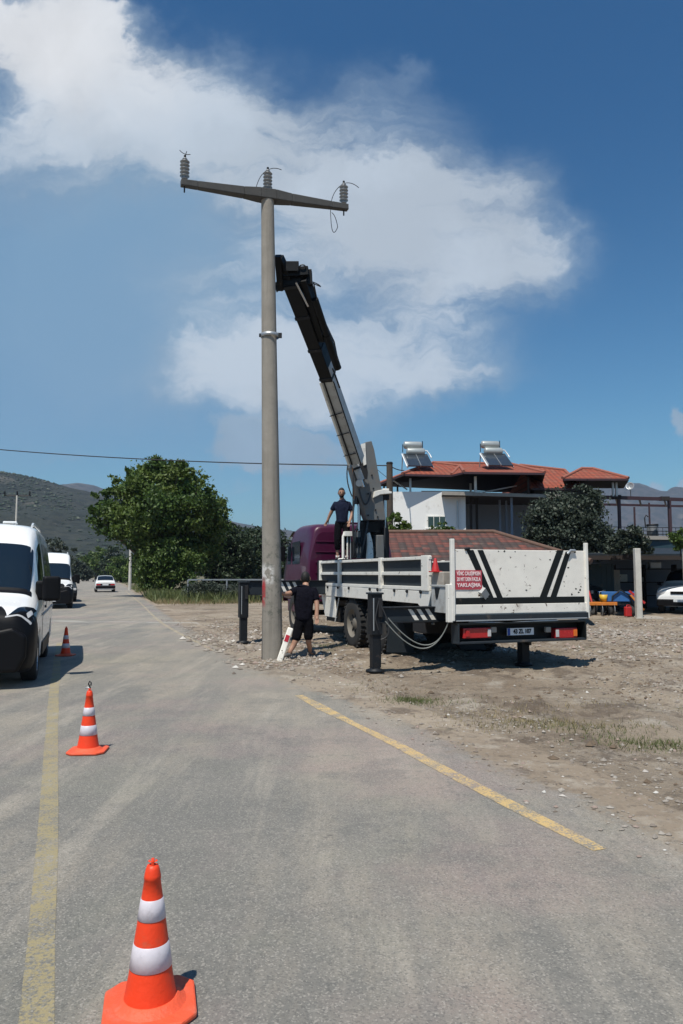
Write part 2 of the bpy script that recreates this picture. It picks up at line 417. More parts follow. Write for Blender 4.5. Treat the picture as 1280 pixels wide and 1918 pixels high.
def vnoise(x, y, seed=0):
    """smooth value noise"""
    xi, yi = np.floor(x).astype(np.int64), np.floor(y).astype(np.int64); fx, fy = x-xi, y-yi
    def h(a, b):
        q = (a*374761393 + b*668265263 + seed*2147483647) & 0xffffffff
        q = ((q ^ (q >> 13))*1274126177) & 0xffffffff
        return ((q ^ (q >> 16)) & 0xffff)/65535.0
    sx, sy = fx*fx*(3-2*fx), fy*fy*(3-2*fy)
    return (h(xi, yi)*(1-sx)+h(xi+1, yi)*sx)*(1-sy) + (h(xi, yi+1)*(1-sx)+h(xi+1, yi+1)*sx)*sy
def fbm(x, y, sc, oct=5, seed=0, g=.5):
    t = 0; a = 1; n = 0
    for i in range(oct): t = t + a*vnoise(x*sc, y*sc, seed+i*17); n += a; a *= g; sc *= 2.03
    return t/n
# ================================================================== GROUND, ROAD, HILLS
def S(w):  # world xy arrays -> site xy
    x, y = w; X0, Y0 = x-ORG.x, y-ORG.y; c, s = math.cos(AX), math.sin(AX)
    return X0*c + Y0*s, -X0*s + Y0*c
def smooth(x, a, b):
    t = np.clip((x-a)/(b-a), 0, 1); return t*t*(3-2*t)
def gh(x, y):
    x = np.asarray(x, float); y = np.asarray(y, float)
    a, b = S((x, y))
    m = smooth(a, -2.0, -1.0) * smooth(b, 34, 16) * smooth(a, 30, 18)
    edge = smooth(a, -2.9+0*a, -2.1)
    h = (fbm(x, y, .9, 5, 3)-.38)*.18 + (fbm(x, y, 4.0, 4, 9)-.5)*.10
    h += -.06*np.exp(-((a-1.2-.12*(b+3))/.22)**2)*smooth(b, 3, -3) - .05*np.exp(-((a-3.2-.3*(b+3))/.25)**2)*smooth(b, 2, -3)
    h += .035*np.exp(-((a-1.55-.12*(b+3))/.12)**2)*smooth(b, 3, -3)
    h = np.maximum(h, -.012)*m
    px, py = -2.19, 2.69
    h += .07*np.exp(-(((a-px)/.9)**2 + ((b-py)/.6)**2))*edge
    return h
def axis(lo, hi, step, far, grow=1.28):
    q = list(np.arange(lo, hi, step)); s = step; x = q[-1]
    while x < far: s *= grow; x += s; q.append(x)
    s = step; x = q[0]; left = []
    while x > -far: s *= grow; x -= s; left.append(x)
    return np.array(left[::-1] + q)
gx, gy = axis(-4.5, 13, .075, 6000), axis(3.2, 22, .085, 6000)
GX, GY = np.meshgrid(gx, gy); GZ = gh(GX, GY)
nx, ny = len(gx), len(gy)
idx = (np.arange(ny-1)[:, None]*nx + np.arange(nx-1)[None, :]).ravel()
def dirt_nodes(P):
    big = noise(P, .35, 5, .6); mid = noise(P, 1.6, 6, .62); fin_ = noise(P, 14, 6, .7)
    c = cmix(sstep(big, .3, .7), (.215, .165, .115), (.345, .285, .215))
    c = cmix(sstep(mid, .52, .68)*.7, c, (.42, .375, .31))
    c = cmix(sstep(noise(vadd(P, (5, 2, 0)), .9, 8, .74), .50, .62)*.8, c, (.115, .085, .060))
    c = cmix(sstep(noise(vadd(P, (1, 8, 0)), .55, 6, .68), .56, .68)*.5, c, (.16, .155, .075))
    c = cmix(sstep(fin_, .50, .72)*.5, c, (.11, .09, .07))
    c = cmix(sstep(noise(vadd(P, (8, 8, 0)), 24, 5, .7), .56, .68)*.4, c, (.38, .35, .31))
    c = cmix(sstep(noise(vadd(P, (17, 4, 0)), 6, 7, .75), .54, .64)*.55, c, (.085, .068, .05))
    return c, mid, fin_
gm, b = newmat('dry_dirt_ground'); P = geopos(); x, y, z = sep(P)
c, mid, fin_ = dirt_nodes(P)
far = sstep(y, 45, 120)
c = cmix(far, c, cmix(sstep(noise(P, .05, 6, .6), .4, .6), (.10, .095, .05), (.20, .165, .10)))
setc(b, 'Base Color', c); setc(b, 'Roughness', .95)
bump(b, fin_*1.0 + mid*.8 + noise(P, 45, 4, .7)*.4, .05, 1)
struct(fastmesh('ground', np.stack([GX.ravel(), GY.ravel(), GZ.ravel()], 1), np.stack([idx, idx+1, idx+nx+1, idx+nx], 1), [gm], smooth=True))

def catmull(P, step):
    out = []; n = len(P)
    for i in range(n-1):
        p0, p1, p2, p3 = P[max(i-1, 0)], P[i], P[i+1], P[min(i+2, n-1)]
        k = max(2, int((p2-p1).length/step))
        for j in range(k):
            t = j/k
            out.append(.5*((2*p1) + (p2-p0)*t + (2*p0-5*p1+4*p2-p3)*t*t + (3*p1-p0-3*p2+p3)*t**3))
    out.append(P[-1]); return out
LINE = [W(-2.72, -30), W(-2.72, -12), W(-2.76, -6), W(-2.84, 0), W(-2.88, 7), W(-2.86, 14.7), gnd(262, 1129), gnd(240, 1111.5), gnd(219, 1094), gnd(192, 1086), gnd(150, 1082)]
LINE = [Vector((p.x, p.y, 0)) for p in LINE]
path = catmull(LINE, 1.0)
nrm = []; dist = [0]
for i, p in enumerate(path):
    d = (path[min(i+1, len(path)-1)] - path[max(i-1, 0)]).normalized(); nrm.append(Vector((d.y, -d.x, 0)))
    if i: dist.append(dist[-1] + (p-path[i-1]).length)
def along(off, z, s0=-1e9, s1=1e9):
    return [(path[i] + nrm[i]*off + Vector((0, 0, z)), dist[i]) for i in range(len(path)) if s0 <= dist[i] <= s1]
def strip(name, o0, o1, z, mt, s0=-1e9, s1=1e9, cols=6, wob=0):
    mb = MB(); vs = []; rows = 0; tcs = {}
    offs = [o0 + (o1-o0)*k/cols for k in range(cols+1)]
    for i in range(len(path)):
        if not (s0 <= dist[i] <= s1): continue
        for k, o in enumerate(offs):
            w_ = wob*(random.random()-.5) if k in (0, cols) else 0
            vs.append(path[i] + nrm[i]*(o+w_) + Vector((0, 0, z))); tcs[len(vs)-1] = (o, dist[i], 0)
        rows += 1
    n = cols+1
    mb.add(vs, [(r*n+k, r*n+k+1, (r+1)*n+k+1, (r+1)*n+k) for r in range(rows-1) for k in range(cols)], mt); mb.tc = tcs
    return mb.build(name)
# s where site y = Y on the straight part
def s_at(Y):
    return min(zip(dist, path), key=lambda q: abs((SITE.inverted() @ q[1]).y - Y))[0]

def asphalt_nodes(P):
    cell = X.nt.nodes.new('ShaderNodeTexVoronoi'); X.nt.links.new(P, cell.inputs['Vector']); cell.inputs['Scale'].default_value = 125
    cr, cg, cb = sep(cell.outputs['Color'])
    f1 = noise(P, 120, 3, .75); f2 = noise(P, 30, 6, .72); f3 = noise(P, 7, 7, .7)
    along_ = vmap(P, (2.2, .22, 1), (0, 0, R(-20)))
    big = noise(P, .22, 5, .6); mid = noise(P, 1.3, 7, .68)
    c = cmix(sstep(big, .3, .7), (.165, .161, .147), (.238, .222, .192))
    c = cmix(sstep(noise(vmap(P, (1.6, .35, 1), (0, 0, R(-20)), (3, 1, 0)), .5, 8, .66), .42, .62)*.7, c, (.35, .305, .24))
    c = cmix(sstep(noise(along_, 1.5, 6, .65), .50, .66)*.62, c, (.36, .325, .27))
    c = cmix(sstep(noise(vadd(P, (7, 3, 0)), .45, 6, .62), .48, .64)*.32, c, (.30, .205, .20))
    c = cmix(sstep(noise(vadd(P, (2, 13, 0)), .5, 6, .62), .50, .66)*.16, c, (.20, .215, .15))
    c = cmix(sstep(mid, .48, .64)*.42, c, (.135, .135, .125))
    c = cmix(sstep(f3, .52, .68)*.40, c, (.13, .13, .12))
    c = cmix(sstep(f2, .56, .70)*.34, c, (.11, .11, .105))
    c = cmix(sstep(f2*-1.0, -.44, -.34)*.22, c, (.38, .355, .31))
    c = cmix(sstep(cr, .62, .95)*.45, c, (.085, .085, .08))
    c = cmix(sstep(cg, .74, .98)*.42, c, (.44, .41, .36))
    # oil spots and worn scabs
    c = cmix(sstep(noise(vmap(P, (1, 2.0, 1), (0, 0, R(10)), (2, 9, 0)), 2.4, 6, .6), .68, .73)*.75, c, (.055, .057, .06))
    c = cmix(sstep(noise(vadd(P, (31, 9, 0)), 6.5, 4, .6), .73, .77)*.7, c, (.05, .05, .052))
    ck = voro(vadd(P, vscale(noise(P, 1.2, 5, .6, 0, 1).v, 1.3)), .33, 'DISTANCE_TO_EDGE')
    c = cmix(sstep(ck, .008, .001)*.25*sstep(noise(P, .8, 3), .45, .6), c, (.36, .33, .28))
    return c, f1*.5 + f2*.6 + cr*.35
rm, b = newmat('worn_asphalt'); P = geopos()
a_ = X.nt.nodes.new('ShaderNodeAttribute'); a_.attribute_name = 'tc'; e, s_, _ = sep(a_.outputs['Vector'])
c, h = asphalt_nodes(P)
S0, S1 = s_at(-1.5), s_at(9)
nearp = sstep(s_, S0-2.0, S0+2.5)*sstep(s_, S1+3, S1-3)         # dirt tracked onto the road by the truck
edge = e + (noise(P, .9, 7, .7)-.5)*1.3 + (noise(P, 6, 5, .75)-.5)*.7 + nearp*.45
dirt, _m, _f = dirt_nodes(P)
c = cmix(sstep(edge, .30, .75)*(sstep(noise(P, 11, 7, .75), .38, .58)*.75 + .25), c, dirt)
c = cmix(sstep(e + (noise(P, 2.2, 8, .75)-.5)*.9 + (noise(P, 16, 6, .75)-.5)*.35 + nearp*.35, .48, .62), c, dirt)
c = cmix(sstep(edge, -1.6, .3)*.30*nearp, c, (.30, .27, .22))
lf = (noise(P, .7, 6, .6)-.5)*.9 - e
c = cmix(sstep(lf, 7.1, 7.6), c, dirt)
# lighter transverse dust band ahead
tb = s_ + (noise(P, .5, 4, .6)-.5)*2.0 + e*.55
c = cmix(sstep(X.op('ABSOLUTE', tb - (s_at(13.2)+1.2)), .34, .08)*.55, c, (.40, .385, .35))
setc(b, 'Base Color', c); setc(b, 'Roughness', .9); bump(b, h, .006, 1)
struct(strip('road', 1.12, -8.0, .010, rm, cols=16, wob=.08))
def linemat(name, col, worn, ts=1.0):
    m, b = newmat(name); P = geopos(); c, h = asphalt_nodes(P)
    a_ = X.nt.nodes.new('ShaderNodeAttribute'); a_.attribute_name = 'tc'; e, s_, _ = sep(a_.outputs['Vector'])
    k = noise(P, 5, 8, .7)*.45 + noise(P, 60, 5, .75)*.65
    yl = cmix(noise(P, 3, 6, .6), tuple(q*.86 for q in col), col)
    c = cmix(sstep(k, worn, worn-.13), c, yl)
    setc(b, 'Base Color', c); setc(b, 'Roughness', .85); bump(b, h, .004, 1); return m
M['yellow_line'] = linemat('worn_yellow_line', (.60, .42, .175), .615)
M['yellow_line_dull'] = linemat('dusty_yellow_line', (.34, .285, .155), .62)
M['pale_line'] = linemat('pale_dusty_line', (.46, .38, .24), .60)
struct(strip('road_marking', -.065, .065, .0125, M['yellow_line'], s_at(-6.65), s_at(-.75), 4, .045))
struct(strip('road_marking', -.05, .05, .0125, M['pale_line'], s_at(4.8), s_at(58), 3, .03))
struct(strip('road_marking', -3.05, -2.93, .0125, M['yellow_line_dull'], 0, s_at(8), 4, .012))

# hills -------------------------------------------------------------
def hillmat(name, a1, a2, bush, sc):
    m, b = newmat(name); P = geopos()
    c = cmix(sstep(noise(P, .006*sc, 7, .6), .35, .65), a1, a2)
    v_ = voro(vadd(P, vscale(noise(P, .05*sc, 3, .5, 0, 1).v, 18)), .075*sc)
    c = cmix(sstep(v_, .60, .35)*.85*sstep(noise(P, .012*sc, 6, .6), .30, .5), c, bush)
    c = cmix(sstep(noise(P, .025*sc, 8, .7), .57, .68)*.5, c, (.15, .135, .11))
    setc(b, 'Base Color', c); setc(b, 'Roughness', 1); bump(b, noise(P, .08*sc, 6, .7), 4)
    return m
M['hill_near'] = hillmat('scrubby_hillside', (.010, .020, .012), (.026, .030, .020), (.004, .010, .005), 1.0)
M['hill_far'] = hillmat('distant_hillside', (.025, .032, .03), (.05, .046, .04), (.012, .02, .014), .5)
def hill(name, D, prof, x0, x1, depth, mt, seed, nx=260, ny=90, rough=.06):
    us = np.array([(p[0]-640)/FPX for p in prof]); hs_ = np.array([EYE + (1074-p[1])/FPX*D for p in prof])
    xs = np.linspace(x0, x1, nx); t = np.linspace(-1, 1, ny)
    XX, TT = np.meshgrid(xs, t); YY = D + TT*depth
    H = np.interp(XX/D, us, hs_)
    sh = np.where(TT < 0, smooth(TT, -1, -.02)**.85, smooth(TT, 1.05, 0))
    ridg = 1-np.abs(fbm(XX, YY, 3.2/depth, 5, seed)*2-1)
    n = (fbm(XX, YY, 6/depth, 6, seed+5)-.5)
    Z = H*sh*(1 + (ridg-.75)*.5*smooth(np.abs(TT), 0, .35)) + n*rough*H*(1.2*smooth(np.abs(TT), 0, .2)+.25) - 6*(1-sh)
    i = (np.arange(ny-1)[:, None]*nx + np.arange(nx-1)[None, :]).ravel()
    return struct(fastmesh(name, np.stack([XX.ravel(), YY.ravel(), Z.ravel()], 1), np.stack([i, i+1, i+nx+1, i+nx], 1), [mt], smooth=True)), (xs, t, Z, D, depth)
h1, hd = hill('hill', 950, [(-700, 905), (-200, 900), (-60, 897), (0, 893), (60, 896), (100, 905), (135, 915), (170, 922), (210, 936), (260, 958), (330, 975), (430, 984), (490, 1000), (560, 1040), (700, 1070), (900, 1076)], -1150, 200, 560, M['hill_near'], 4)
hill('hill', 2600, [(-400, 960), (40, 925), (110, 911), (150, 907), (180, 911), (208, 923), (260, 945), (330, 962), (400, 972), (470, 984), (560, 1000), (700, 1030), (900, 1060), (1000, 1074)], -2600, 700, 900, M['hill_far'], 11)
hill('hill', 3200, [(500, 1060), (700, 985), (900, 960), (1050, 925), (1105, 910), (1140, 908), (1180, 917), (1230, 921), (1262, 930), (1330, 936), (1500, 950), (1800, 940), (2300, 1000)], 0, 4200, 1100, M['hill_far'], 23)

# ================================================================== STONES AND GRASS
def stones(name, pts, sizes, mt):
    n = len(pts)
    base = np.array([(1, 0, 0), (.3, .95, 0), (-.8, .6, 0), (-.8, -.6, 0), (.3, -.95, 0), (.15, .1, .75), (0, 0, -.5)])
    fc = np.array([(0, 1, 5), (1, 2, 5), (2, 3, 5), (3, 4, 5), (4, 0, 5), (1, 0, 6), (2, 1, 6), (3, 2, 6), (4, 3, 6), (0, 4, 6)])
    jit = RNG.uniform(.65, 1.3, (n, 7, 3)); a = RNG.uniform(0, 6.28, n)
    v = base[None]*jit; v[:, :, 1] *= RNG.uniform(.5, 1, n)[:, None]; v[:, :, 2] *= RNG.uniform(.5, 1.0, n)[:, None]
    ca, sa = np.cos(a)[:, None], np.sin(a)[:, None]
    xx = v[:, :, 0]*ca - v[:, :, 1]*sa; yy = v[:, :, 0]*sa + v[:, :, 1]*ca
    v = np.stack([xx, yy, v[:, :, 2]], 2)*np.asarray(sizes)[:, None, None] + pts[:, None, :]
    f = (fc[None] + (np.arange(n)*7)[:, None, None]).reshape(-1, 3)
    return fastmesh(name, v.reshape(-1, 3), f, [mt])
sm, b = newmat('field_stones'); g_ = X.nt.nodes.new('ShaderNodeNewGeometry'); r = X(g_.outputs['Random Per Island'])
c = cmix(r, (.15, .12, .095), (.36, .33, .29)); c = cmix(sstep(r, .86, .88)*.5, c, (.22, .12, .09)); c = cmix(sstep(r, .955, .97), c, (.52, .50, .46))
setc(b, 'Base Color', c); setc(b, 'Roughness', .9)
M['stone'] = sm
def scatter(n, x0, x1, y0, y1, dens, smin, smax, pw=2.5):
    x = RNG.uniform(x0, x1, n); y = RNG.uniform(y0, y1, n)
    k = RNG.uniform(0, 1, n) < dens(x, y); x, y = x[k], y[k]
    w = np.array(ORG)[None, :2] + np.stack([x*math.cos(AX)-y*math.sin(AX), x*math.sin(AX)+y*math.cos(AX)], 1)
    z = gh(w[:, 0], w[:, 1]); s = smin + (smax-smin)*RNG.uniform(0, 1, len(x))**pw
    z = np.where(x < -2.1, np.maximum(z, .012), z)
    return np.column_stack([w, z+s*.12]), s
def d1(x, y):
    e = np.exp(-((x+2.0-.25*fbm(x, y, .5, 3, 1))/.5)**2)
    return np.clip(e*.8 + smooth(x, -2.3, -1.7)*(smooth(fbm(x, y, .55, 4, 8), .46, .66)*.8+.08), 0, 1)
p1, s1 = scatter(26000, -2.7, 6.5, -8.5, 1, d1, .006, .032, 3)
p2, s2 = scatter(34000, -2.8, 14, 0, 16, lambda x, y: np.clip(smooth(x, -3.0, -2.3)*(smooth(fbm(x, y, .5, 4, 5), .42, .60)*.75+.12), 0, 1), .010, .055, 3.5)
stuff(stones('gravel', np.vstack([p1, p2]), np.concatenate([s1, s2]), sm))
p3, s3 = scatter(3600, -3.2, .3, 1.0, 4.6, lambda x, y: np.exp(-(((x+1.9)/.9)**2+((y-2.5)/.75)**2)), .015, .065, 2.5)
p4, s4 = scatter(7000, 2.6, 9, .5, 7, lambda x, y: smooth(fbm(x, y, .7, 3, 31), .42, .6)*.55, .02, .08, 3)
p5, s5 = scatter(1500, -3.4, -.6, 4.5, 9, lambda x, y: np.clip(smooth(x, -3.2, -2.6)*.6, 0, 1), .02, .10, 3)
p6, s6 = scatter(16000, -2.2, 13, -8, 15, lambda x, y: smooth(fbm(x, y, .8, 4, 55), .44, .62)*.6*smooth(x, -2.2, -1.5), .010, .048, 2.6)
pt_out = np.array(W(-1.05, .6))[None, :2]
stuff(stones('rubble', np.vstack([p3, p4, p5]), np.concatenate([s3, s4, s5]), sm))

cm_ = mat('soil_clods', (.13, .095, .065), .95, var=.35, vs=9)
stuff(stones('soil_clods', p6, s6, cm_))
PX = np.array([p.x for p in path]); PY = np.array([p.y for p in path])
def grass(name, patches, mt, hmin, hmax):
    V = []; F = []; o = 0
    for (px, py, rx, ry, n) in patches:
        c0 = gnd(px, py)
        x = c0.x + RNG.normal(0, rx, n); y = c0.y + RNG.normal(0, ry, n)
        ok = x > np.interp(y, PY, PX) + .75; x, y = x[ok], y[ok]; n = len(x); z = gh(x, y)
        h = RNG.uniform(hmin, hmax, n); a = RNG.uniform(0, 6.28, n); l = RNG.normal(0, .45, (n, 2))*h[:, None]; w = h*.045+.002
        b0 = np.column_stack([x-np.cos(a)*w, y-np.sin(a)*w, z]); b1 = np.column_stack([x+np.cos(a)*w, y+np.sin(a)*w, z])
        t = np.column_stack([x+l[:, 0], y+l[:, 1], z+h])
        V.append(np.stack([b0, b1, t], 1).reshape(-1, 3)); F.append(np.arange(n*3).reshape(-1, 3)+o); o += n*3
    return stuff(fastmesh(name, np.vstack(V), np.vstack(F), [mt]))
M_ = None
grass('grass', [(770, 1313, .16, .12, 700), (800, 1318, .3, .15, 250), (1210, 1392, .35, .1, 500), (1120, 1372, .4, .12, 250), (1260, 1402, .3, .1, 300), (600, 1213, .35, .3, 500), (680, 1355, .3, .2, 80), (630, 1290, .5, .3, 120)], M['grass'], .015, .06)
grass('dry_grass', [(1020, 1365, .5, .14, 900), (920, 1345, .5, .2, 400), (1060, 1330, .8, .3, 300), (700, 1300, .6, .3, 200)], M['leaf_dry'], .015, .06)
grass('dry_grass', 
      [(px, 1128 - (px-250)*.0 + random.uniform(-6, 4), 1.6, 1.0, 500) for px in range(300, 450, 14)] +
      [(px, py, 1.0, 2.5, 400) for px, py in ((250, 1112), (262, 1118), (280, 1121), (236, 1104), (228, 1099))], M['leaf_dry'], .05, .30)
grass('weeds', [(px, 1126 + random.uniform(-5, 3), 1.2, .9, 420) for px in range(330, 450, 12)] + [(px, 1122 + random.uniform(-4, 4), 1.6, 1.4, 500) for px in range(262, 350, 12)] + [(272, 1108, 1.0, 2.5, 500), (255, 1104, 1.0, 3, 400)], M['grass'], .2, .75)

XX_, TT_, ZZ_, HD_, HDEP = hd
n_ = 30000; ii = RNG.integers(0, len(XX_)-1, n_); jj = RNG.integers(2, int(len(TT_)*.52), n_); fx = RNG.uniform(0, 1, n_); fy = RNG.uniform(0, 1, n_)
hx = XX_[ii]*(1-fx)+XX_[ii+1]*fx; ty = TT_[jj]*(1-fy)+TT_[jj+1]*fy; hz0 = (ZZ_[jj, ii]*(1-fx)+ZZ_[jj, ii+1]*fx)*(1-fy)+(ZZ_[jj+1, ii]*(1-fx)+ZZ_[jj+1, ii+1]*fx)*fy
hy = HD_+ty*HDEP; keep = (RNG.uniform(0, 1, n_) < smooth(fbm(hx, hy, .012, 4, 77), .36, .56)) & (hx/hy < -.05) & (hx/hy > -.62)
sz = .7 + 2.6*RNG.uniform(0, 1, keep.sum())**2
stuff(stones('hillside_shrubs', np.column_stack([hx, hy, hz0+.3])[keep], sz, M['leaf_dark']))
# ================================================================== TREES
def crown(name, lobes, n, leaf, mt, parent, clump=.20, per=70, flat=.9):
    """lobes: (centre Vector, radius, zscale). leaves gather in clumps over the lobe's volume"""
    tot = sum(r**2 for _, r, _ in lobes); V = []
    for c, r, zs in lobes:
        k = max(60, int(n*r*r/tot)); nc = max(8, k//per)
        d = RNG.normal(0, 1, (nc, 3)); d /= np.linalg.norm(d, axis=1)[:, None]
        cc = np.array(c)[None] + d*(r*RNG.uniform(.40, 1.24, nc)**.7)[:, None]*np.array([1, 1, zs])[None]
        sg = r*clump*RNG.uniform(.6, 1.35, nc)
        i = RNG.integers(0, nc, k); p = cc[i] + RNG.normal(0, 1, (k, 3))*sg[i][:, None]*np.array([1, 1, .75])[None]
        V.append(p)
    p = np.vstack(V); k = len(p)
    p[:, 2] = np.maximum(p[:, 2], .05)
    a = RNG.normal(0, 1, (k, 3)); a /= np.linalg.norm(a, axis=1)[:, None]
    u = np.cross(a, RNG.normal(0, 1, (k, 3))); u /= np.linalg.norm(u, axis=1)[:, None]; w = np.cross(a, u)
    s = (leaf*RNG.uniform(.55, 1.25, k))[:, None]
    v = np.stack([p-u*s*.5, p+w*s*.28, p+u*s*.5, p-w*s*.28], 1).reshape(-1, 3)
    return fastmesh(name, v, np.arange(4*k).reshape(-1, 4), [mt], parent=parent)
def tree(label, base, lobes, n, leaf, mt, tr=.18, group=None, cat='tree', name='tree', limbs=True, clump=.20, per=70):
    """lobes given in world coordinates"""
    t = thing(name, label, cat, base, 0, group); B = Vector(base)
    L = [(Vector(c)-B, r, z) for c, r, z in lobes]
    crown('crown' if cat == 'tree' else 'foliage', L, n, leaf, M[mt], t, clump, per)
    top = max(c.z for c, _, _ in L); fork = Vector((0, 0, max(.25, min(c.z-r*.7 for c, r, _ in L)*.9)))
    mb = MB(); mb.tube([(0, 0, -.1), (0, 0, fork.z*.5), fork], [tr*1.25, tr, tr*.85], 'bark', 9)
    for c, r, _ in L:
        m_ = (fork+c)/2 + Vector((random.uniform(-.2, .2), random.uniform(-.2, .2), .1*r)); mb.tube([fork-Vector((0, 0, .1)), m_, c-(c-fork)*.16, c-(c-fork)*.08], [tr*.6, tr*.42, tr*.22, .01], 'bark', 6)
    mb.build('trunk' if cat == 'tree' else 'stem', t); return t
def lobs(Y, lst, zs=.85):
    out = []
    for q in lst:
        px, py, rp = q[:3]; dy = q[3] if len(q) > 3 else 0
        out.append((at(px, py, Y+dy), rp*(Y+dy)/FPX, zs))
    return out
tree('large spreading broad green tree on the right verge of the road', gnd(305, 1116), lobs(50.5, [
    (300, 903, 44, 1), (262, 918, 40, -1), (340, 912, 40, 0), (235, 945, 38, 0), (288, 950, 50, -2), (350, 950, 48, -1), (388, 950, 36, 1), (212, 975, 34, 0), (245, 985, 36, -1),
    (300, 1000, 55, 0), (360, 1000, 50, 1), (400, 985, 26, 1), (385, 1030, 36, 2), (330, 1040, 46, 1), (280, 1035, 34, 1), (303, 875, 22, 0), (272, 890, 22, 0), (340, 888, 22, 0)] + [(300+random.uniform(.88, 1.08)*118*math.cos(a_/17*3.5-.2), 965-random.uniform(.86, 1.06)*95*math.sin(a_/17*3.5-.2), random.uniform(8, 17), random.uniform(-2, 2)) for a_ in range(18)]), 62000, .25, 'leaf', .34, clump=.15, per=55)
for q_ in range(1): pass
tree('lighter yellow green bush under the left half of the large tree', gnd(300, 1121), lobs(48.5, [(290, 1045, 28), (325, 1035, 30), (355, 1050, 26), (285, 1080, 26), (310, 1085, 26), (350, 1080, 26), (320, 1060, 30), (305, 1105, 14), (345, 1108, 14)]), 16000, .21, 'leaf_bright', .09, cat='bush', name='bush')
tree('dark rounded tree between the large tree and the concrete pole', gnd(415, 1106), lobs(58, [(420, 1010, 32), (445, 1030, 34), (400, 1050, 34), (430, 1070, 34), (400, 1085, 24), (455, 1075, 26)]), 15000, .28, 'leaf_dark', .2)
tree('dark tree directly behind the concrete pole and beyond the dark outrigger leg', gnd(480, 1104), lobs(62, [(470, 1010, 28), (500, 1020, 34), (480, 1050, 36), (515, 1060, 34), (470, 1080, 26), (505, 1085, 26)]), 15000, .3, 'leaf_dark', .2)
G5 = 'trees where the road ends'
far_specs = [(165, 1063, 24, 205, 'leaf_dark', 'small dark tree at the far left bend of the road behind the second van'), (180, 1052, 26, 190, 'leaf', 'round tree straight above the far end of the road'),
             (212, 1050, 24, 175, 'leaf_dark', 'dark tree above the white car driving away'), (228, 1066, 24, 130, 'leaf', 'bushy green tree left of the slim distant pole'), (148, 1068, 20, 150, 'leaf_grey', 'grey green tree just above the dark parked car'),
             (196, 1072, 17, 215, 'leaf_grey', 'pale green bush at the vanishing point of the road'), (262, 1066, 26, 95, 'leaf', 'green shrub mass right of the slim distant pole')]
for px, py, rp, Y, mt, lb in far_specs:
    tree(lb, Vector((at(px, py, Y).x, Y, 0)), lobs(Y, [(px-rp*.4, py+6, rp*.7), (px+rp*.45, py+4, rp*.7), (px, py-rp*.5, rp*.65), (px, py+rp*.3, rp*.8)]), 4200, .62*Y/180, mt, .22, group=G5)
tree('bare looking grey shrub rising behind the roof of the second white van', Vector((at(108, 1040, 70).x, 70, 0)), lobs(70, [(105, 1020, 16), (118, 1035, 18), (95, 1045, 18), (128, 1055, 16)]), 1500, .3, 'leaf_grey', .12)
tree('grey green fig tree with a tall top in front of the dark terrace', Vector((at(1065, 1040, 30).x, 30, 0)), lobs(30, [(1098, 925, 20), (1108, 945, 22), (1040, 955, 36), (1085, 965, 38), (1020, 980, 36), (1060, 1000, 44), (1105, 1000, 36), (1120, 1025, 26), (1010, 1005, 26), (1080, 1035, 28), (1040, 1035, 28)]), 26000, .145, 'leaf_grey', .11, clump=.2)
tree('green creeper bush on the carport roof beside the fig tree', Vector((at(1175, 1035, 27.5).x, 27.5, 2.3)), lobs(27.5, [(1160, 1010, 17), (1185, 1000, 18), (1200, 1020, 16), (1150, 1028, 14), (1178, 1028, 16), (1215, 1036, 10)]), 6500, .12, 'leaf_grey', .03, cat='plant', name='creeper')
tree('green potted vine at the right edge above the carport', Vector((at(1275, 1030, 27).x, 27, 2.3)), lobs(27, [(1270, 1005, 14), (1285, 1015, 18), (1272, 1025, 10)]), 2200, .11, 'leaf_bright', .02, cat='plant', name='creeper')
tree('loose pale green shrub left of the white house wall beside the crane', Vector((at(745, 1000, 29).x, 29, 0)), lobs(29, [(738, 970, 12), (748, 985, 16), (762, 992, 14), (735, 1000, 16), (752, 1010, 18)]), 3400, .12, 'leaf', .05, cat='bush', name='bush')
tree('low leafy plant under the barred window of the white house', Vector((at(822, 1000, 29).x, 29, 0)), lobs(29, [(812, 993, 9), (830, 988, 10), (842, 995, 9), (800, 1000, 8), (822, 1003, 12)]), 2200, .1, 'leaf', .04, cat='bush', name='bush')
# ================================================================== TEXT
def text(body, size, mt, parent, loc, rot, name='lettering', sx=1.0, ext=.002, align='CENTER', bold=.004):
    cu = bpy.data.curves.new(name, 'FONT'); cu.body = body; cu.size = size; cu.extrude = ext; cu.align_x = align; cu.align_y = 'CENTER'; cu.offset = bold
    tmp = bpy.data.objects.new('tmp', cu); C.objects.link(tmp); bpy.context.view_layer.update()
    me = bpy.data.meshes.new_from_object(tmp.evaluated_get(bpy.context.evaluated_depsgraph_get())); bpy.data.objects.remove(tmp); bpy.data.curves.remove(cu)
    me.materials.clear(); me.materials.append(M[mt]); me.name = name
    me.transform(Matrix.Diagonal((sx, 1, 1, 1)))
    o = bpy.data.objects.new(name, me); C.objects.link(o); o.parent = parent; o.location = loc; o.rotation_euler = rot
    return o

# ================================================================== CONCRETE POLE
pb = gnd(511, 1240); ptop = at(501.5, 376, pb.y)
pole = thing('utility_pole', 'tall round concrete power pole with a crossarm, standing in rubble at the road edge', 'utility pole', pb)
tv = ptop - pb; n = 14
mb = MB(); mb.tube([tv*(k/n) - (Vector((0, 0, .2)) if k == 0 else Vector()) for k in range(n+1)], [.187 - .066*k/n for k in range(n+1)], 'concrete', 28); mb.build('shaft', pole)
hb = at(506, 629, pb.y) - pb
mb = MB(); mb.lathe([(.166, -.035), (.172, -.035), (.172, .035), (.166, .035)], 'galv', 28, Matrix.Translation(hb)); mb.box(hb+Vector((.19, -.02, 0)), (.07, .05, .09), 'dark'); mb.box(hb+Vector((-.18, -.03, 0)), (.04, .04, .06), 'dark'); mb.build('clamp_band', pole)
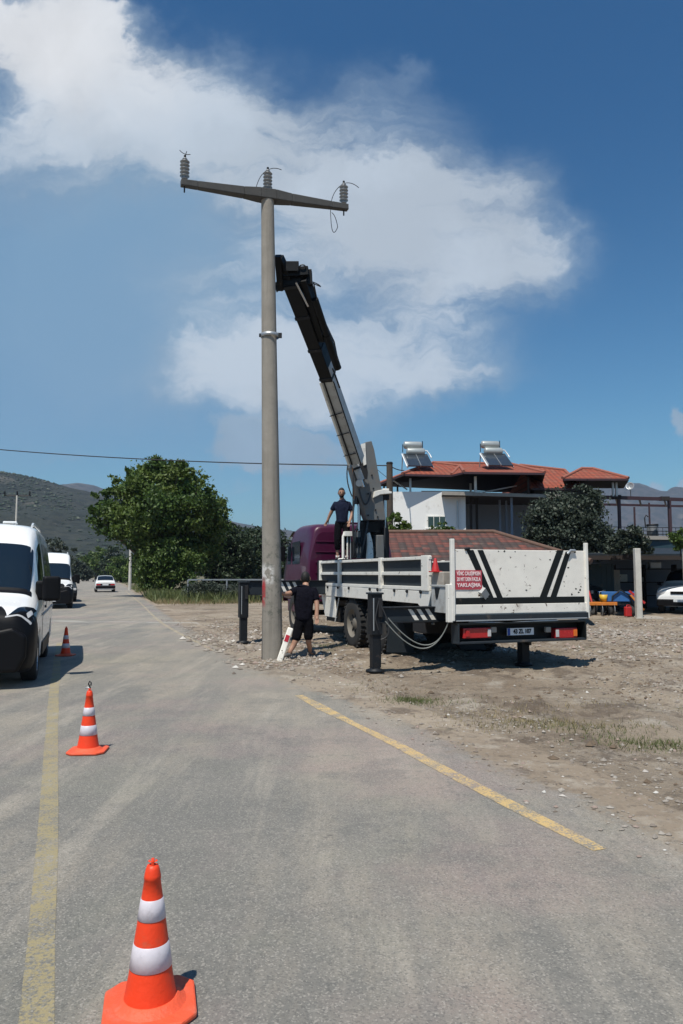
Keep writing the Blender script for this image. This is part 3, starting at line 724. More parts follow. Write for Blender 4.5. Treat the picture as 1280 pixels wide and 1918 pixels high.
# crossarm: perpendicular to the road
ad = (SITE.to_3x3() @ Vector((1, 0, 0)))
def hitv(px, py): return plane_hit(px, py, ptop, SITE.to_3x3() @ Vector((0, 1, 0))) - pb
eL, eC, eR = hitv(341, 343), hitv(500, 367), hitv(650, 389)
ctr = Vector((ptop.x, ptop.y, eC.z+pb.z)) - pb
secs = [(eL-(eC-eL).normalized()*.02, .12, .115), (eL + (eC-eL)*.18, .13, .125), (eL+(eC-eL)*.72, .18, .165), (eL+(eC-eL)*.92, .26, .195), (ctr+(eR-eC)*.09, .26, .195), (eC+(eR-eC)*.30, .18, .165), (eC+(eR-eC)*.8, .13, .125), (eR+(eR-eC).normalized()*.02, .12, .115)]
mb = MB()
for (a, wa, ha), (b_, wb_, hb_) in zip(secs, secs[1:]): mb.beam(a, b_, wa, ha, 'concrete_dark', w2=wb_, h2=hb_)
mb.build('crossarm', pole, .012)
def insulator(base, h):
    mb = MB(); prof = [(.0, 0), (.055, 0), (.055, .05)]
    k = 5
    for i in range(k):
        z = .05 + i*(h-.08)/k; s_ = (h-.08)/k
        prof += [(.045, z), (.088, z+s_*.25), (.088, z+s_*.34), (.045, z+s_*.62), (.042, z+s_*.95)]
    prof += [(.05, h-.03), (.03, h), (0, h+.01)]
    mb.lathe(prof, 'porcelain', 20, Matrix.Translation(base)); o = mb.build('insulator', pole)
    for i in range(k):   # darker glazed undersides
        pass
    p = MB(); p.tube([base-Vector((0, 0, .24)), base+Vector((0, 0, .02))], .014, 'dark', 8); p.build('pin', o); p = MB(); p.tube([base+Vector((0, 0, h)), base+Vector((0, 0, h+.05))], .022, 'dark', 8); p.build('wire_clamp', o)
    return o
for e_, h in ((eL + (eC-eL)*.03, .42), (ctr + Vector((0, 0, .03)), .42), (eR - (eR-eC)*.04, .42)): insulator(e_ + Vector((0, 0, .07)), h)
def curve3(a, b, c, n=14): return [(a*(1-t)**2 + b*2*t*(1-t) + c*t*t) for t in [i/n for i in range(n+1)]]
ir = eR - (eR-eC)*.04 + Vector((0, 0, .49)); ic = ctr + Vector((0, 0, .52)); il = eL + (eC-eL)*.03 + Vector((0, 0, .52))
lw = MB()
lw.tube(curve3(ir+Vector((.30, .05, -.06)), ir+Vector((.15, .05, .08)), ir), .007, 'wire', 5); lw.tube(curve3(ir, ir+Vector((-.30, .1, -.12)), ir+Vector((-.26, .12, -.62))), .007, 'wire', 5)
lw.tube(curve3(ir+Vector((-.26, .1, -.62)), ir+Vector((-.24, .1, -1.15)), ir+Vector((-.12, .1, -.85)))+curve3(ir+Vector((-.12, .1, -.85)), ir+Vector((-.16, .1, -.6)), ir+Vector((-.24, .1, -.55))), .007, 'wire', 5); lw.build('loose_wire', pole)
lw = MB(); lw.tube(curve3(ic, ic+Vector((-.22, 0, -.1)), ic+Vector((-.26, 0, -.62))), .007, 'wire', 5); lw.tube(curve3(ic, ic+Vector((.12, 0, .07)), ic+Vector((.26, .05, .03))), .007, 'wire', 5); lw.tube(curve3(ic+Vector((-.04, 0, -.42)), ic+Vector((-.15, 0, -.34)), ic+Vector((-.2, 0, -.5))), .01, 'wire', 5); lw.build('loose_wire', pole)
lw = MB(); lw.tube(curve3(il+Vector((-.1, 0, .12)), il+Vector((-.02, 0, .02)), il+Vector((.1, 0, .04))), .007, 'wire', 5); lw.tube([il, il+Vector((.03, 0, .1))], .007, 'wire', 5); lw.build('loose_wire', pole)
# earth wire down the shaft's road side
ew = MB(); ew.tube([Vector((-.19, -.03, 0)), Vector((-.186, -.03, 1.2)), Vector((-.18, -.03, 1.8))], .009, 'wire', 5); ew.build('earth_wire', pole)

# ================================================================== LEANING MARKER POST
b0 = gnd(521, 1243); t0 = at(545, 1176, b0.y+.12)
mk = thing('marker_post', 'white roadside marker post with a red reflector leaning beside the foot of the concrete pole', 'marker post', b0)
mb = MB(); mb.beam(Vector((0, 0, -.03)), t0-b0, .105, .07, 'panel_white', up=(0, 1, 0)); mb.build('post', mk, .02)
dd = (t0-b0); mb = MB(); mb.beam(dd*.62+Vector((0, -.036, 0)), dd*.80+Vector((0, -.036, 0)), .07, .008, 'lamp_red', up=(0, 1, 0)); mb.build('reflector', mk)

# ================================================================== CONES
def cone(px, py, label, rz=0, hook=False, h=.52, lean=0):
    p = gnd(px, py); t = thing('traffic_cone', label, 'traffic cone', p + Vector((0, 0, .012)), rz, 'orange traffic cones along the centre line'); t.rotation_euler = (0, lean, rz)
    r0, r1 = .093, .022
    mb = MB(); R_ = .174
    out = [(R_*.95, -R_*.62), (R_*.95, R_*.62), (R_*.62, R_*.95), (-R_*.62, R_*.95), (-R_*.95, R_*.62), (-R_*.95, -R_*.62), (-R_*.62, -R_*.95), (R_*.62, -R_*.95)]
    mb.prism(out, .022, 'orangebase'); o = mb.build('base', t, .008)
    mb = MB(); mb.lathe([(.135, .02), (.111, .032), (.100, .045), (.094, .045)], 'orangebase', 40); mb.build('base_collar', o)
    def rr(z): return r0 + (r1-r0)*(z-.03)/(h-.03)
    zs = [.03, .135, .225, .31, .385]
    mb = MB()
    mb.lathe([(rr(.03)+.006, .022), (rr(.045)+.003, .045), (rr(.12), .12)] + [(rr(z), z) for z in (.2, .3, .4, h-.05)] + [(rr(h-.05)+.002, h-.048), (rr(h-.04)+.002, h-.035), (rr(h-.02)+.0, h-.012), (rr(h)-.002, h), (.010, h+.003), (.006, h-.02)], 'orange', 48)
    mb.build('cone_body', t)
    for a, b_ in ((.150, .235), (.318, .390)):
        mb = MB(); mb.lathe([(rr(a)+.0005, a), (rr(a)+.0022, a+.001), (rr(b_)+.0022, b_-.001), (rr(b_)+.0005, b_)], 'refl', 48); mb.build('reflective_band', t)
    mb = MB(); mb.lathe([(.0175, .02), (.011, .022)], 'orange', 16, Matrix.Translation((0, 0, h-.005))) ; mb.box((0, 0, h+.008), (.012, .034, .026), 'orange'); mb.build('tip', t, .004)
    if hook:
        mb = MB(); mb.tube([(0, 0, h), (.004, 0, h+.03), (-.012, 0, h+.06), (-.002, 0, h+.085), (.012, 0, h+.07), (.01, 0, h+.045)], .006, 'dark', 8); mb.tube([(-.04, .01, h+.022), (-.015, 0, h+.03), (.0, 0, h+.02)], .006, 'galv', 6); mb.build('hook', t)
    return t
cone(281, 1893, 'nearest orange cone with two white bands at the bottom of the photo', R(14), False, .505)
cone(165, 1410, 'middle orange cone with a metal hook on its tip, right of the yellow centre line', R(5), True, .535)
cone(123, 1229, 'smallest and farthest orange cone standing in the shadow of the near white van', R(0), False, .54)

# ================================================================== VEHICLE LOFTS
class Loft:
    def __init__(s, st, nsub=4, ksub=3, passes=2, keep=()):
        K = len(st[0][1]); Y = []; P = []
        for i in range(len(st)-1):
            for j in range(nsub):
                t = j/nsub; Y.append(st[i][0]*(1-t)+st[i+1][0]*t); P.append([tuple(st[i][1][k][c]*(1-t)+st[i+1][1][k][c]*t for c in (0, 1)) for k in range(K)])
        Y.append(st[-1][0]); P.append(st[-1][1])
        G = np.zeros((len(Y), (K-1)*ksub+1, 3))
        for i, (y, p) in enumerate(zip(Y, P)):
            for k in range(K-1):
                for j in range(ksub):
                    t = j/ksub; G[i, k*ksub+j] = (p[k][0]*(1-t)+p[k+1][0]*t, y, p[k][1]*(1-t)+p[k+1][1]*t)
            G[i, -1] = (p[-1][0], y, p[-1][1])
        for _ in range(passes):
            g = G.copy(); g[1:-1] = (G[:-2]+2*G[1:-1]+G[2:])/4; g[:, 0, 0] = 0; G = g
            g = G.copy(); g[:, 1:-1] = (G[:, :-2]+2*G[:, 1:-1]+G[:, 2:])/4; G = g
        s.G = G; s.ns = nsub; s.ks = ksub
    def at(s, i, k):
        i *= s.ns; k *= s.ks; G = s.G; i = min(max(i, 0), G.shape[0]-1.001); k = min(max(k, 0), G.shape[1]-1.001)
        a, b = int(i), int(k); u, v = i-a, k-b
        return Vector((G[a, b]*(1-u)+G[a+1, b]*u)*(1-v) + (G[a, b+1]*(1-u)+G[a+1, b+1]*u)*v)
    def body(s, mb, mt):
        G = s.G; n, k = G.shape[:2]; L = G.copy(); L[:, :, 0] *= -1
        ring = np.concatenate([G, L[:, ::-1][:, 1:-1]], 1); m = ring.shape[1]
        vs = ring.reshape(-1, 3); fs = [(i*m+j, i*m+(j+1) % m, (i+1)*m+(j+1) % m, (i+1)*m+j) for i in range(n-1) for j in range(m)]
        o = mb.add(vs, fs, mt, True); mb.add(ring[0], [tuple(range(m))[::-1]], mt); mb.add(ring[-1], [tuple(range(m))], mt)
        return mb
    def patch(s, mb, c, mt, off=.006, rnd=.25, n=10, side=1, mirror=False):
        """c: four (i,k) corners; a rounded pane laid just proud of the skin"""
        sides = (1, -1) if mirror else (side,)
        for sd_ in sides:
            vs = []
            for a in range(n+1):
                for b in range(n+1):
                    x, y = a/n*2-1, b/n*2-1; X_ = x*math.sqrt(1-rnd*y*y/2); Y_ = y*math.sqrt(1-rnd*x*x/2)
                    u, v = (X_+1)/2, (Y_+1)/2
                    i = (c[0][0]*(1-u)+c[1][0]*u)*(1-v)+(c[3][0]*(1-u)+c[2][0]*u)*v; k = (c[0][1]*(1-u)+c[1][1]*u)*(1-v)+(c[3][1]*(1-u)+c[2][1]*u)*v
                    kk = abs(k); p = s.at(i, kk); e = .12
                    d1_ = s.at(i+e, kk)-s.at(i-e, kk); d2_ = s.at(i, kk+e)-s.at(i, kk-e); nn = d1_.cross(d2_)
                    nn = nn.normalized() if nn.length > 1e-9 else Vector((0, -1, 0))
                    ctr_ = Vector((0, p.y, 1.0)) 
                    if nn.dot(p-ctr_) < 0 and abs(nn.y) < .8: nn = -nn
                    if abs(nn.y) >= .8 and nn.y*(p.y - s.mid) < 0: nn = -nn
                    p = p + nn*off
                    vs.append((p.x*sd_*(1 if k >= 0 else -1), p.y, p.z))
            mb.add(vs, [(a*(n+1)+b, a*(n+1)+b+1, (a+1)*(n+1)+b+1, (a+1)*(n+1)+b) for a in range(n) for b in range(n)], mt, True)
        return mb
def sec(zt, wt, zb, wb, zl, crown_=.03, cr=.10):
    return [(0, zt), (wt*.5, zt-crown_*.3), (wt*.86, zt-crown_), (wt, zt-cr), (wb, zb), (wb+.012, (zb+zl)/2), (wb-.005, zl+.10), (wb-.07, zl), (0, zl)]
def boolcut(o, cuts):
    """cut wheel openings: (y, z, radius, x0, x1)"""
    tmp = []
    for (y, z, r_, x0, x1) in cuts:
        mb = MB(); mb.tube([(x0, y, z), (x1, y, z)], r_, 'plastic', 28); q = mb.build('cutter'); tmp.append(q)
        m_ = o.modifiers.new('cut', 'BOOLEAN'); m_.operation = 'DIFFERENCE'; m_.object = q; m_.solver = 'EXACT'
        q.matrix_world = o.matrix_world.copy()
    bpy.context.view_layer.update()
    for q in tmp: q.parent = o.parent
    bpy.context.view_layer.update()
    me = bpy.data.meshes.new_from_object(o.evaluated_get(bpy.context.evaluated_depsgraph_get())); o.modifiers.clear(); o.data = me
    for q in tmp: bpy.data.objects.remove(q)
def wheel(parent, x, y, R_, w, out=1, rimmat='alloy', rim=.62, tread=False, name='wheel', lugs=8, cover='dark'):
    """axis along local x; out = +1/-1 gives the outer face side"""
    T = Matrix.Translation((x, y, R_)) @ Matrix.Rotation(math.pi/2*out, 4, 'Y')
    mb = MB(); mb.lathe([(R_*rim, -w/2), (R_*.80, -w/2), (R_*.93, -w*.46), (R_*.985, -w*.36), (R_, -w*.2), (R_, w*.2), (R_*.985, w*.36), (R_*.93, w*.46), (R_*.80, w/2), (R_*rim, w*.47)], 'rubber', 40, T)
    if tread:
        for k in range(30):
            for sd_ in (-1, 1):
                a = 2*math.pi*(k+.5*(sd_ > 0))/30
                mb.box((math.cos(a)*(R_+.004), math.sin(a)*(R_+.004), sd_*w*.28), (.035, .050, w*.40), 'rubber', T, rz=a)
    o = mb.build(name, parent)
    mb = MB(); r = R_*rim
    mb.lathe([(r+.002, w*.46), (r*.96, w*.42), (r*.90, w*.22), (r*.45, w*.14), (r*.32, w*.30), (r*.16, w*.33), (0, w*.33)], rimmat, 32, T)
    mb.lathe([(r*.999, -w*.4), (0, -w*.4)], cover, 24, T)
    for k in range(lugs):
        a = 2*math.pi*k/lugs; mb.box((math.cos(a)*r*.62, math.sin(a)*r*.62, w*.205), (r*.34, r*.14, .012), cover, T, rz=a)
    mb.build('rim', o); return o

# ---------------- white vans (front faces -y)
def van(label, T, nearvan=True, L=5.35, dz=0.0, group='white vans parked nose to tail'):
    t = thing('van', label, 'van', T.to_translation(), T.to_euler().z, group)
    zr = 2.46+dz
    st = [(0.00, sec(.78, .72, .62, .80, .30, .02, .03)), (0.05, sec(1.00, .78, .72, .90, .25, .02, .04)), (0.22, sec(1.13, .82, .95, .97, .22, .03, .05)), (.55, sec(1.22, .84, 1.08, .99, .22, .03, .06)),
          (.92, sec(1.34, .86, 1.18, 1.0, .22, .03, .06)), (1.30, sec(1.80, .86, 1.20, 1.01, .22, .03, .07)), (1.58, sec(2.06, .86, 1.22, 1.015, .22, .03, .09)), (1.80, sec(2.25, .86, 1.22, 1.02, .22, .04, .12)), (2.10, sec(zr-.04, .87, 1.22, 1.02, .22, .05, .14)),
          (2.6, sec(zr, .88, 1.22, 1.025, .22, .05, .14)), (3.8, sec(zr, .88, 1.22, 1.025, .22, .05, .14)), (L-.10, sec(zr-.02, .87, 1.22, 1.02, .24, .05, .14)), (L, sec(zr-.08, .84, 1.2, .99, .30, .05, .14))]
    lf = Loft(st, 4, 3, 1); lf.mid = L/2
    o = lf.body(MB(), 'vanwhite').build('body', t); boolcut(o, [(.98, .33, .42, .62, 1.3), (.98, .33, .42, -1.3, -.62), (L-1.25, .33, .42, .62, 1.3), (L-1.25, .33, .42, -1.3, -.62)])
    mb = MB(); lf.patch(mb, [(4.05, -3.05), (4.05, 3.05), (6.15, 2.95), (6.15, -2.95)], 'glass', .006, .10, 16)
    w = mb.build('windshield', t)
    mb = MB(); lf.patch(mb, [(3.85, -3.2), (3.85, 3.2), (4.12, 3.15), (4.12, -3.15)], 'plastic', .009, .05, 10); mb.build('wiper_cowl', w)
    # side glazing: front door then long dark side windows
    for sd_ in (1, -1):
        for q_ in ([(4.7, 3.93), (8.35, 3.93), (8.35, 3.12), (6.6, 3.12)], [(9.05, 3.9), (9.95, 3.9), (9.95, 3.14), (9.05, 3.14)], [(10.02, 3.9), (10.85, 3.9), (10.85, 3.14), (10.02, 3.14)]):
            mb = MB(); lf.patch(mb, q_, 'glass', .005, .12, side=sd_); mb.build('side_window', t)
        mb = MB(); lf.patch(mb, [(.05, 0), (3.0, 4.8), (2.0, 6.9), (0, 7.2)], 'plastic', .02, 0, 14, side=sd_); mb.build('side_bumper', t)
    # dark lower bumper wrapping the nose, grille, sill
    mb = MB()
    mb.prism([(-.80, .24), (.80, .24), (.90, .45), (.90, .74), (.72, .86), (.45, .80), (-.45, .80), (-.72, .86), (-.90, .74), (-.90, .45)], .16, 'plastic', Matrix.Translation((0, .12, 0)) @ Matrix.Rotation(math.pi/2, 4, 'X'))
    bp = mb.build('bumper', t, .05, seg=3)
    mb = MB()
    for zz in (.50, .56, .62, .68): mb.box((0, -.045, zz), (1.1, .02, .018), 'dark')
    mb.box((0, -.052, .40), (.52, .012, .11), 'platewhite'); mb.build('number_plate', bp)
    mb = MB(); lf.patch(mb, [(.9, -2.0), (.9, 2.0), (2.2, 1.5), (2.2, -1.5)], 'plastic', .012, .2); g = mb.build('grille', t)
    for sd_ in (1, -1):
        mb = MB(); lf.patch(mb, [(1.0, 1.75), (1.65, 4.25), (3.1, 4.05), (2.15, 2.35)], 'glass', .014, .35, side=sd_); hl = mb.build('headlight', t)
        mb = MB(); lf.patch(mb, [(1.02, 1.8), (1.6, 3.9), (1.78, 3.95), (1.16, 1.8)], 'lamp_clear', .022, .1, side=sd_); lf.patch(mb, [(1.7, 3.55), (2.3, 3.8), (2.45, 3.55), (1.9, 3.3)], 'lamp_clear', .022, .3, side=sd_); mb.build('lamp_strip', hl)
        mb = MB(); mb.box((sd_*1.16, 1.02, 1.37), (.26, .16, .38), 'plastic', rz=sd_*.15); mb.box((sd_*1.02, 1.08, 1.34), (.18, .09, .30), 'plastic'); mr = mb.build('mirror', t, .05, seg=3)
        mb = MB(); mb.box((sd_*1.17, 1.105, 1.37), (.20, .006, .31), 'glass', rz=sd_*.15); mb.build('mirror_glass', mr)
        mb = MB(); mb.beam((sd_*1.035, 1.5, .95), (sd_*1.04, L-.5, .97), .012, .035, 'grime_white'); mb.build('side_moulding', t, .004)
        mb = MB(); mb.beam((sd_*1.03, 1.55, .42), (sd_*1.035, L-1.8, .42), .016, .20, 'plastic'); mb.build('sill_panel', t, .006)
        mb = MB(); mb.box((sd_*1.032, 2.30, 1.05), (.02, .16, .04), 'plastic'); mb.build('door_handle', t)
        for yy in (1.55, 2.62, 3.85): mb = MB(); mb.box((sd_*1.028, yy, 1.0), (.004, .012, 1.2), 'plastic'); mb.build('door_seam', t)
        for y in (.98, L-1.25): wheel(t, sd_*.89, y, .345, .23, sd_, 'alloy', .6)
    for sd_ in (1, -1): mb = MB(); mb.tube([(sd_*.76, 2.55, zr-.05), (sd_*.76, 2.75, zr+.0), (sd_*.76, 4.6, zr+.0), (sd_*.76, 4.8, zr-.05)], .022, 'vanwhite', 8); mb.build('roof_rail', t)
    if nearvan: MB().box((.42, 2.5, zr+.0), (.22, .22, .04), 'vanwhite').build('roof_vent', t, .015)
    return t
van('nearest white van with black bumper and big black mirror, cut off by the left edge', SITE @ Matrix.Translation((-7.12, .74, 0)) @ Matrix.Rotation(R(-.9), 4, 'Z'), L=5.5)
v2 = SITE @ Matrix.Translation((-6.55, 25.3, 0)) @ Matrix.Rotation(R(1.5), 4, 'Z')
van('smaller looking second white van parked behind the nearest van', v2, False, 5.3, .15)

# ---------------- cars
def car(label, loc, rz, paint, L=4.3, hgt=1.42, wid=.83, nose_down=True, rear_details=True, cat='car', kind='sedan', group=None, wr=.31, glassmat='glass', name='car'):
    """front faces -y"""
    t = thing(name, label, cat, loc, rz, group); zl = .20 if kind != 'suv' else .34; k = hgt/1.42
    zb = .86*k; hood = .84*k
    if kind == 'suv':
        st = [(0, sec(.72, .70, .62, .78, zl, .01, .03)), (.06, sec(.98, .74, .80, .86, zl, .02, .04)), (.30, sec(1.10, .76, .98, .90, zl, .03, .05)), (1.05, sec(1.20, .78, 1.05, .92, zl, .03, .05)), (1.25, sec(1.24, .76, 1.08, .92, zl, .03, .05)),
              (1.95, sec(1.70, .66, 1.10, .93, zl, .03, .08)), (2.4, sec(hgt, .66, 1.10, .93, zl, .04, .10)), (L-.8, sec(hgt-.02, .66, 1.12, .93, zl, .04, .10)), (L-.25, sec(hgt-.3, .66, 1.1, .92, zl, .04, .10)), (L, sec(1.05, .68, .95, .88, zl+.05, .02, .05))]
    else:
        st = [(0, sec(.55*k, wid-.10, .45*k, wid-.05, zl, .01, .03)), (.06, sec(.70*k, wid-.09, .60*k, wid-.02, zl, .02, .03)), (.35, sec(.78*k, wid-.08, .70*k, wid, zl, .03, .04)), (1.15, sec(hood, wid-.08, .78*k, wid, zl, .03, .04)), (1.28, sec(hood+.05, wid-.10, .80*k, wid, zl, .03, .05)),
              (1.75, sec(1.22*k, wid-.20, zb, wid+.01, zl, .03, .06)), (2.1, sec(hgt, wid-.22, zb, wid+.01, zl, .03, .07)), (3.0, sec(hgt-.01, wid-.22, zb, wid+.01, zl, .03, .07)), (3.35, sec(1.25*k, wid-.20, zb, wid, zl, .03, .06)), (3.68, sec(.98*k, wid-.14, .86*k, wid, zl, .02, .04)), (L-.06, sec(.93*k, wid-.10, .80*k, wid-.02, zl+.03, .02, .03)), (L, sec(.84*k, wid-.12, .7*k, wid-.04, zl+.06, .02, .03))]
    lf = Loft(st, 4, 3, 1); lf.mid = L/2
    fy, ry = (.82, L-.85)
    o = lf.body(MB(), paint).build('body', t); boolcut(o, [(q, wr, wr*1.16, wid*.72, 1.2) for q in (fy, ry)] + [(q, wr, wr*1.16, -1.2, -wid*.72) for q in (fy, ry)])
    mb = MB(); lf.patch(mb, [(4.15, -2.95), (4.15, 2.95), (5.75, 2.9), (5.75, -2.9)], glassmat, .006, .1, 12); mb.build('windshield', t)
    if kind != 'suv':
        mb = MB(); lf.patch(mb, [(8.9, -2.8), (8.9, 2.8), (7.2, 2.8), (7.2, -2.8)], glassmat, .006, .1, 12); mb.build('rear_window', t)
        [(lambda m_: (lf.patch(m_, q_, glassmat, .006, .1, side=sd_), m_.build('side_window', t)))(MB()) for sd_ in (1, -1) for q_ in ([(4.6, 3.9), (6.45, 3.9), (6.45, 3.15), (5.9, 3.15)], [(6.55, 3.9), (8.3, 3.9), (7.6, 3.15), (6.55, 3.15)])]
    else:
        mb = MB(); lf.patch(mb, [(8.7, -2.8), (8.7, 2.8), (7.6, 2.8), (7.6, -2.8)], glassmat, .006, .1, 12); mb.build('rear_window', t)
        [(lambda m_: (lf.patch(m_, q_, glassmat, .006, .1, side=sd_), m_.build('side_window', t)))(MB()) for sd_ in (1, -1) for q_ in ([(4.5, 3.9), (6.4, 3.9), (6.4, 3.15), (5.6, 3.15)], [(6.5, 3.9), (7.4, 3.9), (7.3, 3.15), (6.5, 3.15)])]
    dark = 'plastic'
    zt_ = .52*k if kind != 'suv' else .66
    mb = MB(); mb.box((0, .03, (zl+zt_)/2-.02), (wid*1.9, .16, zt_-zl-.06), dark); mb.build('bumper', t, .04, seg=3)
    mb = MB(); mb.box((0, -.055+.0, zt_-.10), (.5, .012, .10), 'platewhite'); mb.build('number_plate', t)
    for sd_ in (1, -1):
        mb = MB(); mb.box((sd_*wid*.74, .045 if kind != 'suv' else .06, .62*k if kind != 'suv' else .86), (.34, .10, .13), 'lamp_clear', rz=-sd_*.25); mb.build('headlight', t, .02)
        mb = MB(); mb.box((sd_*(wid+.10), 1.62, .93*k if kind != 'suv' else 1.18), (.16, .09, .12), dark); mb.build('mirror', t, .03)
        for q in (fy, ry): wheel(t, sd_*(wid-.10), q, wr, .19, sd_, 'alloy', .62)
    mb = MB(); mb.box((0, .028, .66*k if kind != 'suv' else .86), (.72, .09, .10), dark); mb.build('grille', t, .01)
    if rear_details:
        mb = MB(); mb.box((0, L-.02, .42), (wid*1.92, .16, .24), dark); mb.build('rear_bumper', t, .04, seg=3)
        mb = MB(); mb.box((0, L-.012, .27), (wid*1.5, .10, .07), paint); mb.build('rear_valance', t, .02)
        mb = MB(); mb.box((0, L+.012, .645), (wid*1.75, .03, .15), dark); mb.build('tail_panel', t, .01)
        for sd_ in (1, -1): mb = MB(); mb.box((sd_*wid*.70, L+.028, .645), (.34, .03, .12), 'lamp_red'); mb.build('tail_light', t, .008)
        mb = MB(); mb.box((0, L+.033, .64), (.5, .01, .11), 'platewhite'); mb.build('rear_plate', t)
    return t
cp_ = gnd(205, 1109.5)
car('white sedan driving away in the distance on the right lane', cp_ + Matrix.Rotation(R(24), 3, 'Z') @ Vector((0, 4.1, .012)), R(180+19.5), 'vanwhite', 4.2, 1.42)
car('dark car almost hidden behind the second white van', SITE @ Vector((-6.15, 33.6, .012)), R(22), 'slate', 4.3, 1.62, rear_details=False)
sp_ = Vector((11.75, 28.1, 0))
car('white off road car parked nose out at the right edge beneath the carport', sp_ + Vector((1.22, .35, 0)), R(-32), 'vanwhite', 4.4, 1.78, .90, rear_details=False, cat='car', kind='suv', wr=.38, name='off_road_car')
car('dark grey car parked in shade behind the concrete carport post', Vector((10.55, 30.4, 0)), R(52), 'slate', 4.3, 1.75, .9, rear_details=False, kind='suv', wr=.36)
# ================================================================== CRANE TRUCK
tr = thing('crane_truck', 'white flatbed lorry with maroon cab and a raised folding crane, seen from behind', 'crane truck', ORG, AX)
INV = SITE.inverted()
def Lc(p): return INV @ Vector(p)
CX = 1.285; WD = 2.57
def yz(px, py, x0=0): return TXp(px, py, x0)
# chassis
mb = MB()
for x in (.88, 1.69): mb.box((x, 5.0, .88), (.10, 9.6, .26), 'chassis')
for y in (.5, 1.6, 3.8, 5.4, 6.8, 9.3): mb.box((CX, y, .88), (.74, .14, .18), 'chassis')
mb.box((CX, 4.48, .53), (1.9, .16, .16), 'chassis'); mb.box((CX, 3.15, .53), (1.9, .16, .16), 'chassis'); mb.box((CX, 9.05, .53), (1.9, .14, .14), 'chassis')
for y in (4.48, 3.15): mb.lathe([(0, -.22), (.2, -.2), (.24, 0), (.2, .2), (0, .22)], 'chassis', 16, Matrix.Translation((CX, y, .55)))
mb.box((CX, 3.8, 1.0), (1.9, 3.4, .10), 'chassis'); mb.box((CX, 6.9, 1.02), (2.1, 1.0, .14), 'chassis')
mb.box((2.15, 6.0, .72), (.5, 1.5, .5), 'chassis'); mb.box((.30, 5.85, .66), (.42, 1.0, .34), 'chassis')
mb.build('chassis', tr, .01)
for y in (4.48, 3.15):
    for x, o_ in ((.16, -1), (2.41, 1)): wheel(tr, x, y, .535, .29, o_, 'rim', .56, True, cover='black')
    for x, o_ in ((.50, -1), (2.07, 1)): wheel(tr, x, y, .535, .29, o_, 'rim', .56, False, cover='black')
for x, o_ in ((.20, -1), (2.37, 1)): wheel(tr, x, 9.05, .52, .29, o_, 'rim', .56, False, cover='black')
# bed floor and skirts
mb = MB(); mb.box((CX, 3.3, 1.16), (WD-.06, 6.5, .10), 'slate'); mb.build('bed_floor', tr)
for x0, nm in ((0, -1), (WD, 1)):
    mb = MB(); mb.box((x0, 3.85, 1.19), (.05, 5.4, .22), 'white')
    mb.prism([(.66, 1.31), (1.15, 1.31), (1.15, 1.08), (.98, .93), (.66, .93)] if 0 else [(.62, 1.30), (1.16, 1.30), (1.16, 1.09), (.86, .93), (.80, .93)], .05, 'white', Matrix.Translation((x0-.025, 0, 0)) @ Matrix(((0, 0, 1, 0), (1, 0, 0, 0), (0, 1, 0, 0), (0, 0, 0, 1))))
    s_ = mb.build('bed_skirt', tr, .006)
    mb = MB()
    for y in (1.0, 1.55, 2.1, 2.9, 3.3, 4.5, 5.2, 5.9): mb.box((x0 + nm*.035, y, 1.285), (.04, .05, .045), 'dark', rot=(.6, 0, 0))
    mb.build('latch', s_)
    # drop side: three pale rails on posts over a board coloured dark as inset shade
    mb = MB(); mb.box((x0 - nm*.035, 3.6, 1.60), (.02, 5.75, .52), 'slate')
    sb = mb.build('side_board', tr)
    mb = MB()
    for z, h in ((1.865, .055), (1.60, .065), (1.345, .065)): mb.box((x0, 3.6, z), (.055, 5.82, h), 'white')
    mb.build('side_rail', sb, .006)
    for y, w in ((6.50, .06), (5.15, .10), (4.72, .045) if 0 else (2.78, .12), (.83, .26)):
        mb = MB(); mb.box((x0 + nm*.012, y, 1.605), (.07, w, .60), 'white'); mb.build('side_post', sb, .008)
    # lower rear side panel
    mb = MB(); mb.box((x0, .33, 1.185), (.04, .60, .44), 'grime_white'); mb.box((x0+nm*.012, .33, 1.40), (.05, .60, .03), 'grime_white')
    mb.prism([(.50, 1.37), (.32, 1.37), (.40, 1.19), (.46, 1.19)], .02, 'dark', Matrix.Translation((x0+(nm*.03 if nm < 0 else .02), 0, 0)) @ Matrix(((0, 0, 1, 0), (1, 0, 0, 0), (0, 1, 0, 0), (0, 0, 0, 1))))
    mb.build('lower_side_panel', tr, .004)
# front bulkhead
mb = MB(); mb.box((CX, 6.52, 1.45), (WD-.1, .05, .55), 'white'); mb.build('headboard', tr, .006)
# mud plate and sign at the front left corner
(y0_, z0_), (y1_, z1_) = yz(603, 1099), yz(629, 1150)
mb = MB(); mb.prism([(6.42, 1.08), (5.50, 1.08), (5.38, .60), (6.15, .60), (6.30, .85)], .03, 'white', Matrix.Translation((-.015, 0, 0)) @ Matrix(((0, 0, 1, 0), (1, 0, 0, 0), (0, 1, 0, 0), (0, 0, 0, 1)))); mb.beam((-.01, 5.2, 1.05), (-.01, 5.45, .5), .02, .03, 'white'); mb.build('front_mud_plate', tr, .004)
def T_xz(y): return Matrix.Translation((0, y, 0)) @ Matrix.Rotation(math.pi/2, 4, 'X')      # local XY -> X,Z; thickness towards -y
mb = MB(); xa, za = TY(592, 1090, 6.56); xb, zb_ = TY(605, 1118, 6.56)
mb.prism([(xa, zb_), (xb, zb_), (xb, za), (xa, za)], .015, 'redsign', T_xz(6.56)); sg = mb.build('side_warning_sign', tr)
